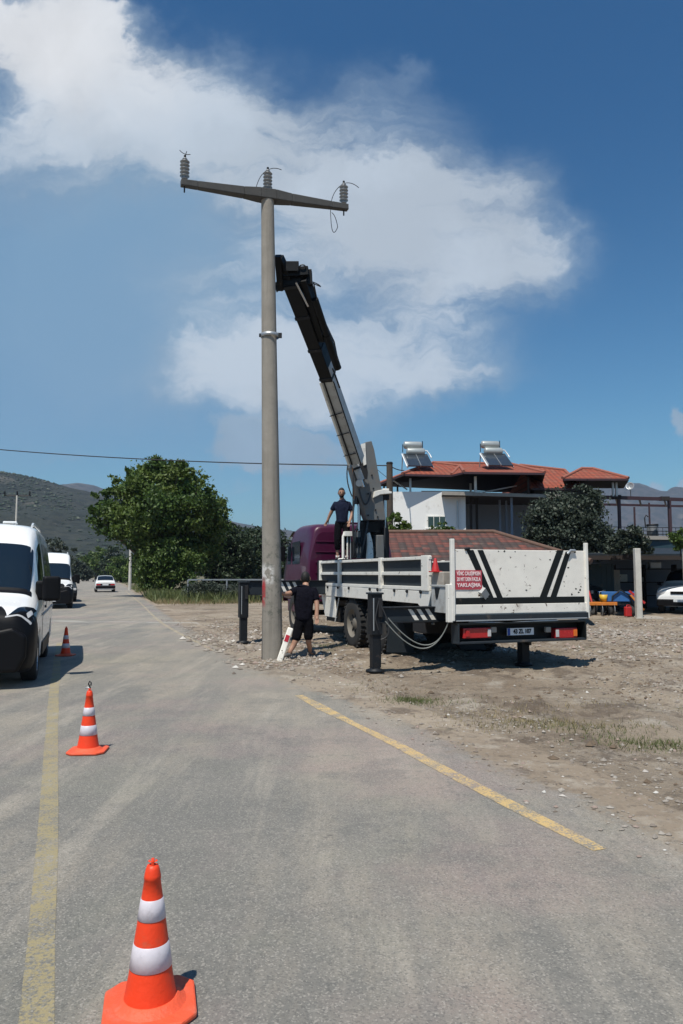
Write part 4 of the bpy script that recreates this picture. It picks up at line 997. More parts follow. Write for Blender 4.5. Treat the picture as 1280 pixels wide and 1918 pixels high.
for k, (w_, tx) in enumerate(((.9, 'VİNÇ'), (.9, '20 MT'), (.9, 'YAKLAŞMA'))): text(tx, .065, 'signtext', sg, ((xa+xb)/2, 6.56-.018, za-.08-.11*k), (math.pi/2, 0, 0), sx=.55 if k == 2 else .8)
# ---- tail panel
mb = MB()
mb.box((1.31, 0, 1.44), (2.54, .045, 1.09), 'panel_white'); mb.box((1.31, -.028, 1.030), (2.54, .018, .15), 'panel_white')
tp = mb.build('tail_panel', tr, .006)
mb = MB(); mb.box((1.31, -.02, .895), (2.56, .09, .10), 'slate'); mb.box((1.31, -.06, .85), (2.50, .03, .022), 'galv'); mb.build('tail_sill', tr, .006)
mb = MB(); z0 = -.0245
def px2(pts): return [TY(px, py, -.025) for px, py in pts]
def stripe(mt, pts, T=.004): mb.prism(px2(pts), T, mt, T_xz(-.0228))
for q in ([(873.5, 1030), (887, 1030), (925, 1119.5), (915, 1119.5)], [(894.5, 1030), (905, 1030), (942, 1119.5), (931.5, 1119.5)], [(1044, 1030.5), (1056, 1030.5), (1024, 1119.5), (1011, 1119.5)], [(1060, 1033), (1070, 1033), (1042, 1119.5), (1031, 1119.5)]): stripe('black', q)
mb.prism([(.08, 1.107), (2.54, 1.107), (2.54, 1.212), (.08, 1.212)], .008, 'black', T_xz(-.0228))
mb.build('black_stripes', tp)
mb = MB()
for _ in range(18):      # paint chips rusted through
    x, z = random.choice([(random.uniform(1.9, 2.5), random.uniform(1.24, 1.40)), (random.uniform(.7, 2.5), random.uniform(1.955, 1.985)), (random.uniform(.3, 2.5), random.uniform(1.25, 1.95))]); r_ = random.uniform(.006, .024)
    mb.prism([(x+math.cos(a)*r_*random.uniform(.5, 1.3), z+math.sin(a)*r_*random.uniform(.4, 1)) for a in [k*.9 for k in range(7)]], .0015, 'black', T_xz(-.0228))
mb.build('paint_chips', tp)
mb = MB(); (ax_, az), (bx_, bz) = TY(853, 1068, -.03), TY(903, 1104, -.03)
mb.prism([(ax_, bz), (bx_, bz), (bx_, az), (ax_, az)], .006, 'redsign', T_xz(-.028)); sg = mb.build('warning_sign', tp)
for k, (tx, s_) in enumerate((('VİNÇ ÇALIŞIRKEN', .78), ('20 MT DEN FAZLA', .80), ('YAKLAŞMA', 1.25))): text(tx, .082, 'signtext', sg, ((ax_+bx_)/2, -.036, az-.055-.092*k), (math.pi/2, 0, 0), sx=s_*.80, bold=.003)
mb = MB(); mb.box((.02, -.03, 1.50), (.06, .07, 1.30), 'white'); mb.build('corner_post', tr, .008)
mb = MB(); mb.box((-.03, -.01, 1.13), (.085, .10, .60), 'white'); mb.build('hinge_post', tr, .01)
mb = MB(); mb.box((2.60, -.02, 1.48), (.055, .06, 1.28), 'white'); mb.build('corner_post', tr, .008)
mb = MB(); mb.tube([(2.20, -.05, 1.93), (2.27, -.05, 1.99), (2.36, -.05, 1.985)], .022, 'galv', 8); mb.tube([(.25, -.03, 1.985), (.34, -.03, 2.0)], .02, 'dark', 8); mb.build('latch', tp)
# bumper
mb = MB(); mb.box((1.28, .12, .66), (2.42, .04, .30), 'black'); mb.box((1.28, 0, .505), (2.44, .22, .035), 'slate'); mb.box((1.28, 0, .80), (2.44, .2, .03), 'black'); mb.box((.08, 0, .65), (.03, .22, .30), 'slate'); mb.box((2.49, 0, .65), (.03, .22, .30), 'black')
bp = mb.build('rear_bumper', tr, .006)
for (a, b_, amb) in ((866, 918, 0), (1039, 1080, 1)):
    x0, z1_ = TY(a, 1176.5, -.02); x1, z2_ = TY(b_, 1194.5, -.02)
    mb = MB(); mb.box(((x0+x1)/2, .02, (z1_+z2_)/2), (x1-x0, .14, abs(z1_-z2_)), 'lamp_red'); tl = mb.build('tail_light', bp, .012)
    mb = MB(); mb.box(((x1-.045) if amb else (x0+.08), -.055, (z1_+z2_)/2), (.07, .02, .11), 'lamp_amber' if amb else 'lamp_red'); mb.build('lens', tl, .006); mb = MB(); mb.box(((x0+.03) if amb else (x1-.03), -.055, (z1_+z2_)/2), (.06, .02, .12), 'lamp_clear'); mb.build('lens', tl, .006)
for a in (924, 1026):
    x0, z1_ = TY(a, 1177, 0); mb = MB(); mb.box((x0, .0, z1_-.02), (.10, .06, .09), 'cream'); mb.build('work_lamp', bp, .01)
x0, z1_ = TY(950, 1176.5, -.02); x1, z2_ = TY(1000, 1189, -.02)
mb = MB(); mb.box(((x0+x1)/2, -.02, (z1_+z2_)/2), (x1-x0, .01, .115), 'platewhite'); mb.box((x0+.03, -.0265, (z1_+z2_)/2), (.05, .004, .11), 'plateblue'); pl = mb.build('number_plate', bp)
text('43 ZL 107', .095, 'black', pl, ((x0+x1)/2+.03, -.029, (z1_+z2_)/2), (math.pi/2, 0, 0), sx=.85)
mb = MB(); mb.tube([(1.45, -.03, .80), (1.5, -.05, .815), (1.95, -.05, .82), (2.0, -.03, .80)], .018, 'galv', 8); mb.tube([(.3, -.04, .835), (1.0, -.06, .80), (1.8, -.05, .83)], .014, 'galv', 8); mb.build('latch_bar', bp)
# ---- rear outrigger (left, extended) and right one
def outrigger(x, y, ztop, zarm0, zarm1, xin, zjoint, w=.16, stripes=None):
    mb = MB(); mb.box(((x+xin)/2+.05, y+.02, (zarm0+zarm1)/2), (abs(xin-x), .18, zarm1-zarm0-.04), 'slate'); mb.box(((x+xin)/2+.05, y, zarm1-.012), (abs(xin-x), .24, .02), 'dark'); mb.box(((x+xin)/2+.05, y, zarm0+.012), (abs(xin-x), .24, .02), 'dark')
    o = mb.build('outrigger', tr, .004)
    if stripes:
        mb = MB()
        for k in range(3):
            a = stripes + k*.155; mb.prism([(a, zarm1-.04), (a+.07, zarm1-.04), (a+.20, zarm0+.04), (a+.12, zarm0+.04)], .004, 'white', T_xz(y-.071))
        mb.build('white_stripes', o)
    mb = MB(); mb.box((x, y, (ztop+zjoint)/2), (w+.03, w+.03, ztop-zjoint), 'dark'); mb.box((x, y, ztop+.01), (w+.07, w+.07, .03), 'slate'); mb.box((x+.05, y-.10, ztop-.22), (.07, .06, .30), 'chassis'); mb.box((x-.06, y-.09, (ztop+zjoint)/2), (.02, .03, (ztop-zjoint)*.8), 'galv')
    l = mb.build('leg', o, .008)
    mb = MB(); mb.box((x, y, zjoint/2+.06), (w-.02, w-.02, zjoint+.05), 'dark'); mb.tube([(x+.075, y-.02, .1), (x+.075, y-.02, zjoint+.1)], .022, 'slate', 8); mb.build('sliding_leg', l, .006)
    mb = MB(); mb.lathe([(0, .0), (.15, .0), (.15, .035), (.07, .06), (.05, .10), (0, .10)], 'dark', 20, Matrix.Translation((x, y, .03))); mb.build('foot_plate', l)
    return o
orr = outrigger(-1.05, .6, 1.27, .80, 1.06, .25, .62, .155, -.50)
outrigger(1.66, .50, .75, .60, .82, 1.30, .60, .17)
x0, z0_ = TY(455, 1091, 6.17)
outrigger(-1.97, 6.17, z0_, TY(470, 1118, 6.17)[1]+.04, TY(470, 1087, 6.17)[1], .3, .60, .17, -1.15)
outrigger(3.0, 6.17, 1.4, 1.05, 1.40, 2.3, .60, .17)
mb = MB()
a_ = Vector((-.95, .5, .82))
for k, (dx_, dz_) in enumerate(((0, 0), (.05, .05))):
    P0, P1, P2 = Vector((-.93+dx_, .46, .84+dz_)), Vector((-.30+dx_, .2, -.02+dz_*1.6)), Vector((.02, .1, .84)); mb.tube(curve3(P0, P1, P2, 18), .011, 'greyhose', 6)
mb.tube(curve3(Vector((-1.0, .48, 1.1)), Vector((-.75, .4, .6)), Vector((-1.0, .48, .55)), 12), .01, 'hose', 6); mb.tube([Vector((-1.02, .49, 1.2)), Vector((-1.10, .47, .9)), Vector((-1.04, .48, .7))], .01, 'hose', 6); mb.build('hydraulic_hose', orr)
# mud flap and undertrays
pts = [TY(px, py, 2.35) for px, py in ((727, 1166), (754, 1166), (777, 1222), (724, 1222))]
mb = MB(); mb.prism(pts, .012, 'slate', T_xz(2.35)); mb.build('mud_flap', tr)
mb = MB(); mb.prism([(x+1.55, z) for x, z in pts], .012, 'slate', T_xz(2.35)); mb.build('mud_flap', tr)
mb = MB(); mb.box((.42, 1.3, .78), (.7, .5, .42), 'chassis'); mb.box((2.1, 1.2, .80), (.8, .7, .36), 'chassis'); mb.box((CX, 1.9, .62), (.5, .5, .3), 'chassis'); mb.tube([(.2, 1.35, .74), (.2, .98, .74)], .02, 'galv'); mb.build('underbody_box', tr, .02)
# ---- cab
def Tyz(x): return Matrix.Translation((x, 0, 0)) @ Matrix(((0, 0, 1, 0), (1, 0, 0, 0), (0, 1, 0, 0), (0, 0, 0, 1)))   # local XY -> Y,Z; thickness +x
cabst = []
for y, zt, wt_, wb_ in ((7.80, 2.70, .98, 1.17), (7.84, 2.86, 1.04, 1.21), (8.1, 2.93, 1.08, 1.22), (9.2, 2.95, 1.08, 1.22), (9.65, 2.88, 1.07, 1.22), (9.95, 2.45, 1.08, 1.22), (10.15, 1.75, 1.12, 1.21), (10.20, 1.1, 1.12, 1.2)):
    zl_ = .88; cabst.append((y, [(0, zt), (wt_*.5, zt-.005), (wt_*.88, zt-.03), (wt_, zt-.14), (wb_-.02 if zt > 2 else wb_, min(zt-.25, 2.0)), (wb_, min(zt-.35, 1.5)), (wb_, 1.0), (wb_-.03, zl_), (0, zl_)]))
lf = Loft(cabst, 4, 4, 1); lf.mid = 9
mb = MB(); lf.body(mb, 'maroon'); cab = mb.build('cab', tr); cab.location = (CX, 0, 0)
for sd_ in (-1, 1):
    mb = MB(); mb.prism([(8.55, 1.80), (9.25, 1.78), (9.30, 2.50), (8.55, 2.52)], .012, 'glass', Matrix.Rotation(0, 4, 'Y')@Tyz(0)); w_ = mb.build('side_window', cab)
    w_.location = (sd_*1.20 - .006 , 0, -.05); w_.rotation_euler = (0, 0, 0)
    mb = MB(); mb.prism([(9.42, 1.82), (9.80, 1.75), (9.68, 2.48), (9.42, 2.50)], .012, 'glass', Tyz(0)); w_ = mb.build('side_window', cab); w_.location = (sd_*1.20-.006, 0, -.05)
    mb = MB(); mb.box((sd_*1.34, 9.85, 2.15), (.14, .22, .42), 'plastic'); mb.beam((sd_*1.2, 9.8, 2.5), (sd_*1.34, 9.85, 2.4), .03, .03, 'plastic'); mb.build('mirror', cab, .03)
    mb = MB(); mb.box((sd_*1.10, 9.05, .72), (.2, 1.35, .34), 'maroon'); mb.box((sd_*1.16, 8.1, .70), (.12, .5, .3), 'white'); mb.build('step_panel', cab, .03)
    mb = MB(); mb.box((sd_*1.225, 8.58, 1.42), (.02, .14, .04), 'black'); mb.build('door_handle', cab)
mb = MB()
for z in (1.35, 1.62, 1.89, 2.16, 2.43): mb.box((0, 7.795, z), (2.0, .03, .035), 'maroon')
mb.box((0, 7.795, 1.9), (.035, .034, 1.3), 'maroon'); mb.build('rear_ribs', cab, .008)
mb = MB(); mb.box((0, 9.9, 2.72), (2.1, .35, .03), 'black', rot=(-.35, 0, 0)); mb.build('sun_visor', cab, .01)
mb = MB(); mb.box((.35, 8.6, 2.97), (.55, .5, .05), 'maroon'); mb.build('roof_hatch', cab, .015)
# ---- crane
mb = MB(); mb.box((CX, 7.05, 1.5), (2.1, .95, .86), 'dark'); mb.box((CX+.2, 6.95, 1.93), (1.9, .9, .05), 'dark'); mb.build('crane_base', tr, .02)
cy = 6.62
def cpt(px, py, y=cy): x, z = TY(px, py, y); return Vector((x, y, z))
def cpoly(mb, pts, th, mt, y=cy, b=0): mb.prism([TY(px, py, y) for px, py in pts], th, mt, T_xz(y)); return mb
mb = MB(); cpoly(mb, [(662, 1000), (672, 975), (722, 975), (726, 1000), (726, 1046), (662, 1046)], .12, 'dark', cy+.25); mb.tube([cpt(684, 1046), cpt(684, 990)], .16, 'dark', 16); mb.box(cpt(692, 988), (.42, .3, .26), 'boomblack')
col = mb.build('column_base', tr, .01)
mb = MB(); cpoly(mb, [(699, 1003), (712, 1003), (713, 1046), (697, 1046)], .25, 'crane'); cb = mb.build('valve_housing', col, .02)
mb = MB()
for k_ in range(9): mb.box(cpt(666+k_*1.6, 1012+(k_ % 3)*9, cy-.05)+Vector((0, 0, 0)), (.05, .12, .16), ('slate', 'dark', 'crane')[k_ % 3])
for k_ in range(5): mb.tube([cpt(664+k_*2.2, 1006, cy-.14), cpt(664+k_*2.2, 996-(k_ % 2)*3, cy-.2)], .009, 'galv', 6); mb.lathe([(0, -.02), (.018, -.01), (.018, .01), (0, .02)], 'red' if k_ == 2 else 'dark', 8, Matrix.Translation(cpt(664+k_*2.2, 995-(k_ % 2)*3, cy-.2)))
mb.build('valve_bank', col, .005)
mb = MB(); mb.prism([(TY(701, 1033, cy-.26)[0]+.055*math.cos(a), TY(701, 1033, cy-.26)[1]+.11*math.sin(a)) for a in [k*.4488 for k in range(14)]], .006, 'black', T_xz(cy-.252)); mb.build('oval_hole', cb)
mb = MB(); cpoly(mb, [(687, 1000), (690, 997), (694, 1010), (696, 1020), (697, 1048), (685, 1048), (687, 1020)], .12, 'white', cy-.2); mb.build('white_bracket', col, .02)
for px, top in ((673, 941), (720.5, 934)):
    mb = MB(); mb.tube([cpt(px, 1046), cpt(px, top+55)], .072, 'crane' if px < 700 else 'dark', 14); o = mb.build('slewing_cylinder', col)
    mb = MB(); mb.tube([cpt(px, top+55), cpt(px, top)], .04, 'steel', 12); mb.build('rod', o); mb = MB(); mb.box(cpt(px, top-6), (.19, .2, .24), 'dark'); mb.box(cpt(px, top-6)+Vector((0, -.08, .14)), (.16, .1, .05), 'white'); mb.build('rod_bracket', o, .015)
mb = MB(); cpoly(mb, [(693, 934), (695, 922), (714, 918), (727, 923), (727, 926), (706, 928)], .25, 'white', cy-.05); mb.build('top_bracket', col, .01)
# inner boom: two cheek plates with a ram between
mb = MB(); cpoly(mb, [(676, 832), (687, 830), (692, 846), (698, 880), (707, 925), (713, 976), (680, 976), (668, 944), (663, 915), (668, 885), (672, 862)], .34, 'crane', cy+.1); ib = mb.build('inner_boom', tr, .015)
mb = MB(); cpoly(mb, [(652, 866), (651, 878), (657, 900), (663, 925), (676, 958), (684, 950), (668, 900), (660, 870)], .30, 'crane', cy+.05); mb.build('cheek_plate', ib, .012)
mb = MB(); cpoly(mb, [(676, 832), (684, 830), (686, 870), (681, 872), (678, 850)], .02, 'white', cy-.26); mb.build('white_fin', ib)
mb = MB(); mb.tube([cpt(658, 850, cy-.38), cpt(677, 899, cy-.38)], .085, 'boomwhite', 16); mb.tube([cpt(668, 875, cy-.38), cpt(669.5, 879, cy-.38)], .098, 'dark', 14); mb.tube([cpt(655, 843, cy-.35), cpt(660, 853, cy-.35)], .10, 'dark', 14); o = mb.build('lifting_ram', ib)
mb = MB(); mb.tube([cpt(676, 897, cy-.34), cpt(681, 912, cy-.33)], .05, 'steel', 12); mb.build('ram_rod', o)
mb = MB(); cpoly(mb, [(674, 868), (686, 866), (689, 884), (687, 902), (676, 900), (672, 884)], .01, 'chassis', cy-.245); mb.build('recess_shade', ib)  # flat dark plate, its colour painting the shade inside a recess
mb = MB()
for px_, py_ in ((680, 850), (683, 862), (690, 925), (700, 915), (704, 955), (690, 965), (708, 968), (697, 890)): mb = MB(); mb.tube([cpt(px_, py_, cy-.245), cpt(px_, py_, cy-.27)], .022, 'dark', 8); mb.build('bolt', ib)
mb = MB(); mb.tube([cpt(673, 905, cy-.46), cpt(673, 905, cy)], .085, 'galv', 16); mb.tube([cpt(686, 903, cy-.4), cpt(686, 903, cy)], .07, 'crane', 16); mb.build('pivot_pin', ib)
mb = MB(); mb.tube(curve3(cpt(673, 915, cy-.4), cpt(684, 972, cy-.45), cpt(696, 920, cy-.35), 14) , .026, 'hose', 8); mb.tube(curve3(cpt(662, 880, cy-.3), cpt(661, 950, cy-.4), cpt(663, 1040, cy-.1), 14), .018, 'hose', 6); mb.tube([cpt(661, 860, cy-.3), cpt(663, 935, cy-.3)], .016, 'tillorange', 6); mb.tube(curve3(cpt(666, 930, cy-.3), cpt(655, 990, cy-.5), cpt(668, 1044, cy-.2), 12), .02, 'hose', 7); mb.tube(curve3(cpt(690, 975, cy-.2), cpt(684, 1010, cy-.45), cpt(676, 1044, cy-.3), 12), .018, 'hose', 7); mb.tube(curve3(cpt(712, 935, cy-.1), cpt(728, 985, cy-.2), cpt(716, 1044, cy-.2), 12), .02, 'hose', 7); mb.tube(curve3(cpt(652, 870, cy-.35), cpt(646, 900, cy-.4), cpt(660, 930, cy-.3), 10), .016, 'hose', 6); mb.build('hose', ib)
# outer boom: in the vertical plane from the column to the pole
B0 = W(1.28, cy); bdir = Vector((pb.x-B0.x, pb.y-B0.y, 0)).normalized(); bn = Vector((-bdir.y, bdir.x, 0)) 
def BP(px, py): return plane_hit(px, py, B0, bn)
def BQ(px, py, apx, dy=0): Y = BP(apx, py).y + dy; return at(px, py, Y)
def axis_px(py): return 666 + (py-845)*(666-541)/(845-512)
print('boom', [tuple(round(c, 2) for c in Lc(BP(axis_px(y), y))) for y in (845, 712, 600, 520)])
up = (0, 0, 1)
def seg(name, p0, p1, w, h, mt, parent, w2=None, h2=None, bev=.012):
    mb = MB(); mb.beam(Lc(p0), Lc(p1), w, h, mt, w2=w2, h2=h2); return mb.build(name, parent, bev)
E0, E1, E2 = BQ(668, 862, axis_px(850)), BQ(616, 708, axis_px(708)), BQ(549, 528, axis_px(528))
ob = seg('outer_boom', E0, E1 + (E2-E1)*.15, .34, .30, 'boomwhite', tr, .29, .26)
dn = (E1-E0).normalized(); dn = -(Vector((0, 0, 1)) - dn*dn.z).normalized(); sx_ = (E1-E0).cross(Vector((0, 0, 1))).normalized(); sx_ = sx_ if sx_.x > 0 else -sx_
mb = MB()
for o_, w_, m_ in ((-.07, .035, 'dark'), (-.155, .05, 'white'), (.155, .025, 'dark')): mb.beam(Lc(E0+dn*.172+sx_*o_), Lc(E1+dn*.158+sx_*o_), w_, .012, m_)
for f_ in (.12, .38, .62): mb.beam(Lc(E0.lerp(E1, f_)+dn*.176-sx_*.2), Lc(E0.lerp(E1, f_)+dn*.176+sx_*.12+(E1-E0)*.03), .03, .012, 'dark')
mb.beam(Lc(BQ(655, 846, axis_px(846)))-Vector((0, .1, .0)), Lc(BQ(672, 846, axis_px(846)))-Vector((0, .1, 0)), .10, .16, 'dark'); mb.build('rib', ob)
ex = seg('boom_extension', E1, E2, .27, .33, 'boomblack', tr, .31, .37)
for f in (.02, .34, .68, .98): mb = MB(); p = E1+(E2-E1)*f; d = (E2-E1).normalized(); mb.beam(Lc(p), Lc(p+d*.07), .305+.04*f, .36+.04*f, 'dark'); mb.build('collar', ex, .01)
dv = (E2-E1).normalized(); sidev = Vector((math.cos(R(0)), 0, 0)); rt = dv.cross(Vector((0, 0, 1))).normalized(); rt = rt if rt.x > 0 else -rt
seg('second_extension', E1+(E2-E1)*.42+rt*.19, E2+rt*.26+dv*.05, .14, .26, 'boomblack', ex)
mb = MB(); q0, q1 = BQ(633, 690, axis_px(690), -.2), BQ(590, 560, axis_px(560), -.2); mb.tube([Lc(q0), Lc(q0+(q1-q0)*.5)], .082, 'boomblack', 14); mb.tube([Lc(q0+(q1-q0)*.5), Lc(q1)], .07, 'boomblack', 14); mb.build('extension_ram', ex)
mb = MB(); mb.tube([Lc(E1+(E2-E1)*.93+rt*.03-Vector((0, .34, .0))), Lc(E1+(E2-E1)*.70+rt*.10-Vector((0, .34, 0)))], .022, 'steel', 10); mb.build('chrome_rod', ex)
mb = MB(); q = lambda px, py: Lc(BQ(px, py, axis_px(py)))
mb.tube([q(581, 520), q(590, 548), q(598, 575), q(612, 610), q(626, 640), q(631, 665)], .018, 'hose', 6); mb.tube([q(588, 530), q(594, 560), q(600, 585)], .012, 'hose', 6)
mb.tube(curve3(q(585, 528), q(598, 532), q(601, 537), 8)+curve3(q(601, 537), q(592, 533), q(586, 531), 8), .010, 'hose', 6); mb.tube([q(616, 706), q(628, 712), q(636, 726)], .03, 'boomblack', 6); mb.tube([q(623, 690), q(636, 725)], .02, 'boomblack', 6); mb.build('hose', ex)
# head: bracket, hook block and grab against the pole
mb = MB(); hd_ = lambda px, py, dy=0: Lc(BQ(px, py, axis_px(min(py, 530)), dy))
mb.beam(hd_(521, 479), hd_(526, 543), .12, .16, 'boomblack'); mb.beam(hd_(524, 482), hd_(541, 522), .12, .16, 'boomblack', w2=.16); mb.beam(hd_(535, 500), hd_(560, 500), .10, .20, 'boomblack'); mb.beam(hd_(530, 512), hd_(578, 508), .12, .18, 'boomblack'); mb.beam(hd_(528, 524), hd_(585, 520), .14, .3, 'boomblack')
mb.beam(hd_(519, 528), hd_(532, 541), .10, .12, 'dark'); mb.tube([hd_(528, 536), hd_(519, 545), hd_(517, 535)], .035, 'dark', 8); mb.tube([hd_(520, 483), hd_(517, 490)], .05, 'dark', 8)
hdm = mb.build('boom_head', ex, .012)
mb = MB(); mb.tube([hd_(567+6*math.cos(a), 501+5*math.sin(a)) for a in [k*.52 for k in range(13)]], .014, 'hose', 6, cap=False); mb.build('lifting_ring', hdm)
# operator's stand
mb = MB(); yy = 6.75
c0_ = lambda px, py: cpt(px, py, yy)
mb.box((c0_(652, 1000)), (.20, .16, .12), 'white'); mb.tube([c0_(643, 1053), c0_(643, 1005), c0_(646, 998)], .035, 'white'); mb.tube([c0_(651, 1053), c0_(651, 1003)], .022, 'white'); mb.tube([c0_(657, 1050), c0_(657, 1003)], .02, 'galv'); mb.box(c0_(665, 1030), (.16, .12, .42), 'dark'); mb.tube([c0_(634, 1048), c0_(646, 1048)], .035, 'white')
mb.build('control_stand', tr, .006)

# ---- things lying on the bed
def on_bed(px, py, y, z=None): x, zz = TY(px, py, y); return W(x, y, z if z is not None else zz)
t = thing('traffic_cone', 'small faded red cone lying among stones on the lorry bed behind the white side rail', 'traffic cone', W(TY(816, 1078, .5)[0], .5, 1.21), R(20)); 
mb = MB(); mb.box((0, 0, .42), (.17, .17, .02), 'red'); mb.lathe([(.07, .42), (.02, .64), (0, .645)], 'red', 20); mb.build('cone_body', t, .004)
mb = MB(); mb.box((0, 0, .21), (.34, .34, .42), 'cream'); o = mb.build('crate', None, .02); o.location = W(.18, .5, 1.21); o.rotation_euler = (0, 0, R(28)); tag(o, 'pale worn wooden crate standing on the bed beneath the small red cone', 'crate'); 
mb = MB()
for k in range(12):
    a, b_ = random.uniform(-.25, .25), random.uniform(-.2, .2); s_ = random.uniform(.06, .12); mb.box((a, b_, s_*.5+random.uniform(0, .06)), (s_*1.5, s_, s_), 'grime_white' if k % 3 else 'slate', rot=(random.random(), random.random(), random.random()))
o = mb.build('rubble_heap'); o.location = W(.45, .25, 1.22); tag(o, 'small heap of grey broken stones on the rear corner of the lorry bed', 'rubble heap')

# ================================================================== PEOPLE
M['lips'] = mat('lips', (.22, .09, .075), .6)
def skinmesh(name, verts, edges, mt, parent, subd=2, root=0):
    me = bpy.data.meshes.new(name); me.from_pydata([tuple(v[0]) for v in verts], edges, []); me.materials.append(M[mt])
    o = bpy.data.objects.new(name, me); C.objects.link(o)
    m_ = o.modifiers.new('skin', 'SKIN'); m_.use_smooth_shade = True
    for i, v in enumerate(verts):
        r_ = v[1] if isinstance(v[1], tuple) else (v[1], v[1]); me.skin_vertices[0].data[i].radius = r_; me.skin_vertices[0].data[i].use_root = (i == root)
    s_ = o.modifiers.new('sub', 'SUBSURF'); s_.levels = subd; s_.render_levels = subd
    bpy.context.view_layer.update()
    m2 = bpy.data.meshes.new_from_object(o.evaluated_get(bpy.context.evaluated_depsgraph_get())); o.modifiers.clear(); o.data = m2
    if parent: o.parent = parent
    return o
def headfn(th, ph, k=1.0):
    """unit head facing -y: th around, ph from crown"""
    x, y, z = math.sin(ph)*math.sin(th), -math.sin(ph)*math.cos(th), math.cos(ph)
    X_, Y_, Z_ = x*.075, y*.095, z*.118
    f = max(0, -y)
    if z < 0: X_ *= 1-.30*abs(z)*(.6+.4*f); Y_ *= 1-.10*abs(z)
    if f > .8: Y_ -= .020*math.exp(-((z+.12)/.16)**2)*math.exp(-(x/.13)**2) + .006*math.exp(-((z+.55)/.1)**2)*math.exp(-(x/.3)**2); Y_ += .010*math.exp(-((z-.10)/.1)**2)*(math.exp(-((abs(x)-.32)/.13)**2))
    return Vector((X_*k, Y_*k, Z_*k))
def person(label, loc, rz, J, top, legs, shoe, sleeve=.55, shirtlen=0, trouser=.95, headrot=(0, 0, 0)):
    t = thing('person', label, 'person', loc, rz)
    V = []; E = []
    def add(p, r_): V.append((Vector(p), r_)); return len(V)-1
    pel = add(J['pelvis'], (.095, .08)); sp_ = add(J['spine'], (.09, .075)); ch = add(J['chest'], (.10, .08)); nk = add(J['neck'], .066); hb_ = add(J['headbase'], .062)
    E += [(pel, sp_), (sp_, ch), (ch, nk), (nk, hb_)]
    for s_ in 'LR':
        sh = add(J['sh'+s_], .048); el = add(J['el'+s_], .050); wr = add(J['wr'+s_], .034); pm_ = add(J['wr'+s_] + (J['wr'+s_]-J['el'+s_]).normalized()*.06, (.036, .018))
        E += [(ch, sh), (sh, el), (el, wr), (wr, pm_)]
        d = (J['wr'+s_]-J['el'+s_]).normalized(); side = d.cross(Vector((0, 1, 0))).normalized(); 
        for f, (o_, ln) in enumerate(((-.027, .070), (-.009, .082), (.009, .076), (.027, .060))):
            b_ = add(V[pm_][0] + d*.035 + side*o_, .0095); c_ = add(V[b_][0] + d*ln*.55 + Vector((0, -.012, 0)), .0085); e_ = add(V[c_][0] + d*ln*.45 + Vector((0, -.022, 0)), .007)
            E += [(pm_, b_), (b_, c_), (c_, e_)]
        sg_ = -1 if J['sh'+s_].x > J['neck'].x else 1
        tb1 = add(V[wr][0] + d*.035 + side*.045*(1 if side.x*sg_ > 0 else -1), .011); tb2 = add(V[tb1][0] + d*.04 + side*.012*(1 if side.x*sg_ > 0 else -1), .009); E += [(wr, tb1), (tb1, tb2)]
        hp = add(J['hip'+s_], .075); kn = add(J['kn'+s_], .060); an = add(J['an'+s_], .042); he = add(J['an'+s_] + Vector((0, .02, -.055)), .040); to = add(J['an'+s_] + J.get('foot'+s_, Vector((0, -.16, -.06))), (.045, .028))
        cf = add((J['kn'+s_]*.62 + J['an'+s_]*.38) + Vector((0, .02, 0)), .055); E += [(pel, hp), (hp, kn), (kn, cf), (cf, an), (an, he), (he, to)]
    body = skinmesh('body', V, E, 'skin', t)
    # fuse the head into the same mesh
    hm = Matrix.Translation(J['head']) @ Euler(headrot).to_matrix().to_4x4() @ Matrix.Scale(1.10, 4)
    bm = bmesh.new(); bm.from_mesh(body.data); n1, n2 = 26, 20
    rows = [[bm.verts.new(hm @ headfn(2*math.pi*i/n1, .03+(math.pi-.06)*j/n2)) for i in range(n1)] for j in range(n2+1)]
    for j in range(n2):
        for i in range(n1): f = bm.faces.new((rows[j][i], rows[j][(i+1) % n1], rows[j+1][(i+1) % n1], rows[j+1][i])); f.smooth = True
    for s_ in (1, -1):      # ears
        ring = [bm.verts.new(hm @ Vector((s_*(.076+.010*(k % 2)), .012+.020*math.cos(a), -.005+.032*math.sin(a)))) for k, a in enumerate([q_*.785 for q_ in range(8)])]
        cv = bm.verts.new(hm @ Vector((s_*.092, .02, 0)));
        for k in range(8): bm.faces.new((ring[k], ring[(k+1) % 8], cv))
    bm.to_mesh(body.data); bm.free()
    # hair cap
    def shell(name, test, k, mt, par):
        mb = MB(); vs = {}
        for j in range(n2+1):
            for i in range(n1): vs[i, j] = hm @ headfn(2*math.pi*i/n1, .03+(math.pi-.06)*j/n2, k)
        fs = [(i, j) for j in range(n2) for i in range(n1) if test(math.cos(2*math.pi*(i+.5)/n1), (j+.5)/n2)]
        for i, j in fs:
            i2 = (i+1) % n1; mb.add([vs[i, j], vs[i2, j], vs[i2, j+1], vs[i, j+1]], [(0, 1, 2, 3)], mt, True)
        return mb.build(name, par)
    shell('hair', lambda c_, p_: p_ < (.31 if c_ > .45 else .42 if c_ > -.1 else .60), 1.075, 'hair', body)
    shell('beard', lambda c_, p_: .66 < p_ < .86 and c_ > .15, 1.03, 'hair', body)
    mb = MB()
    for s_ in (1, -1): mb.box(hm @ Vector((s_*.027, -.084, .006)), (.026, .008, .010), 'shoe'); mb.box(hm @ Vector((s_*.027, -.0885, .006)), (.011, .003, .010), 'hair'); mb.box(hm @ Vector((s_*.028, -.087, .026)), (.036, .008, .007), 'hair')
    mb.box(hm @ Vector((0, -.085, -.058)), (.036, .006, .006), 'lips'); mb.build('face_details', body)
    # clothes
    V = []; E = []; g = .016
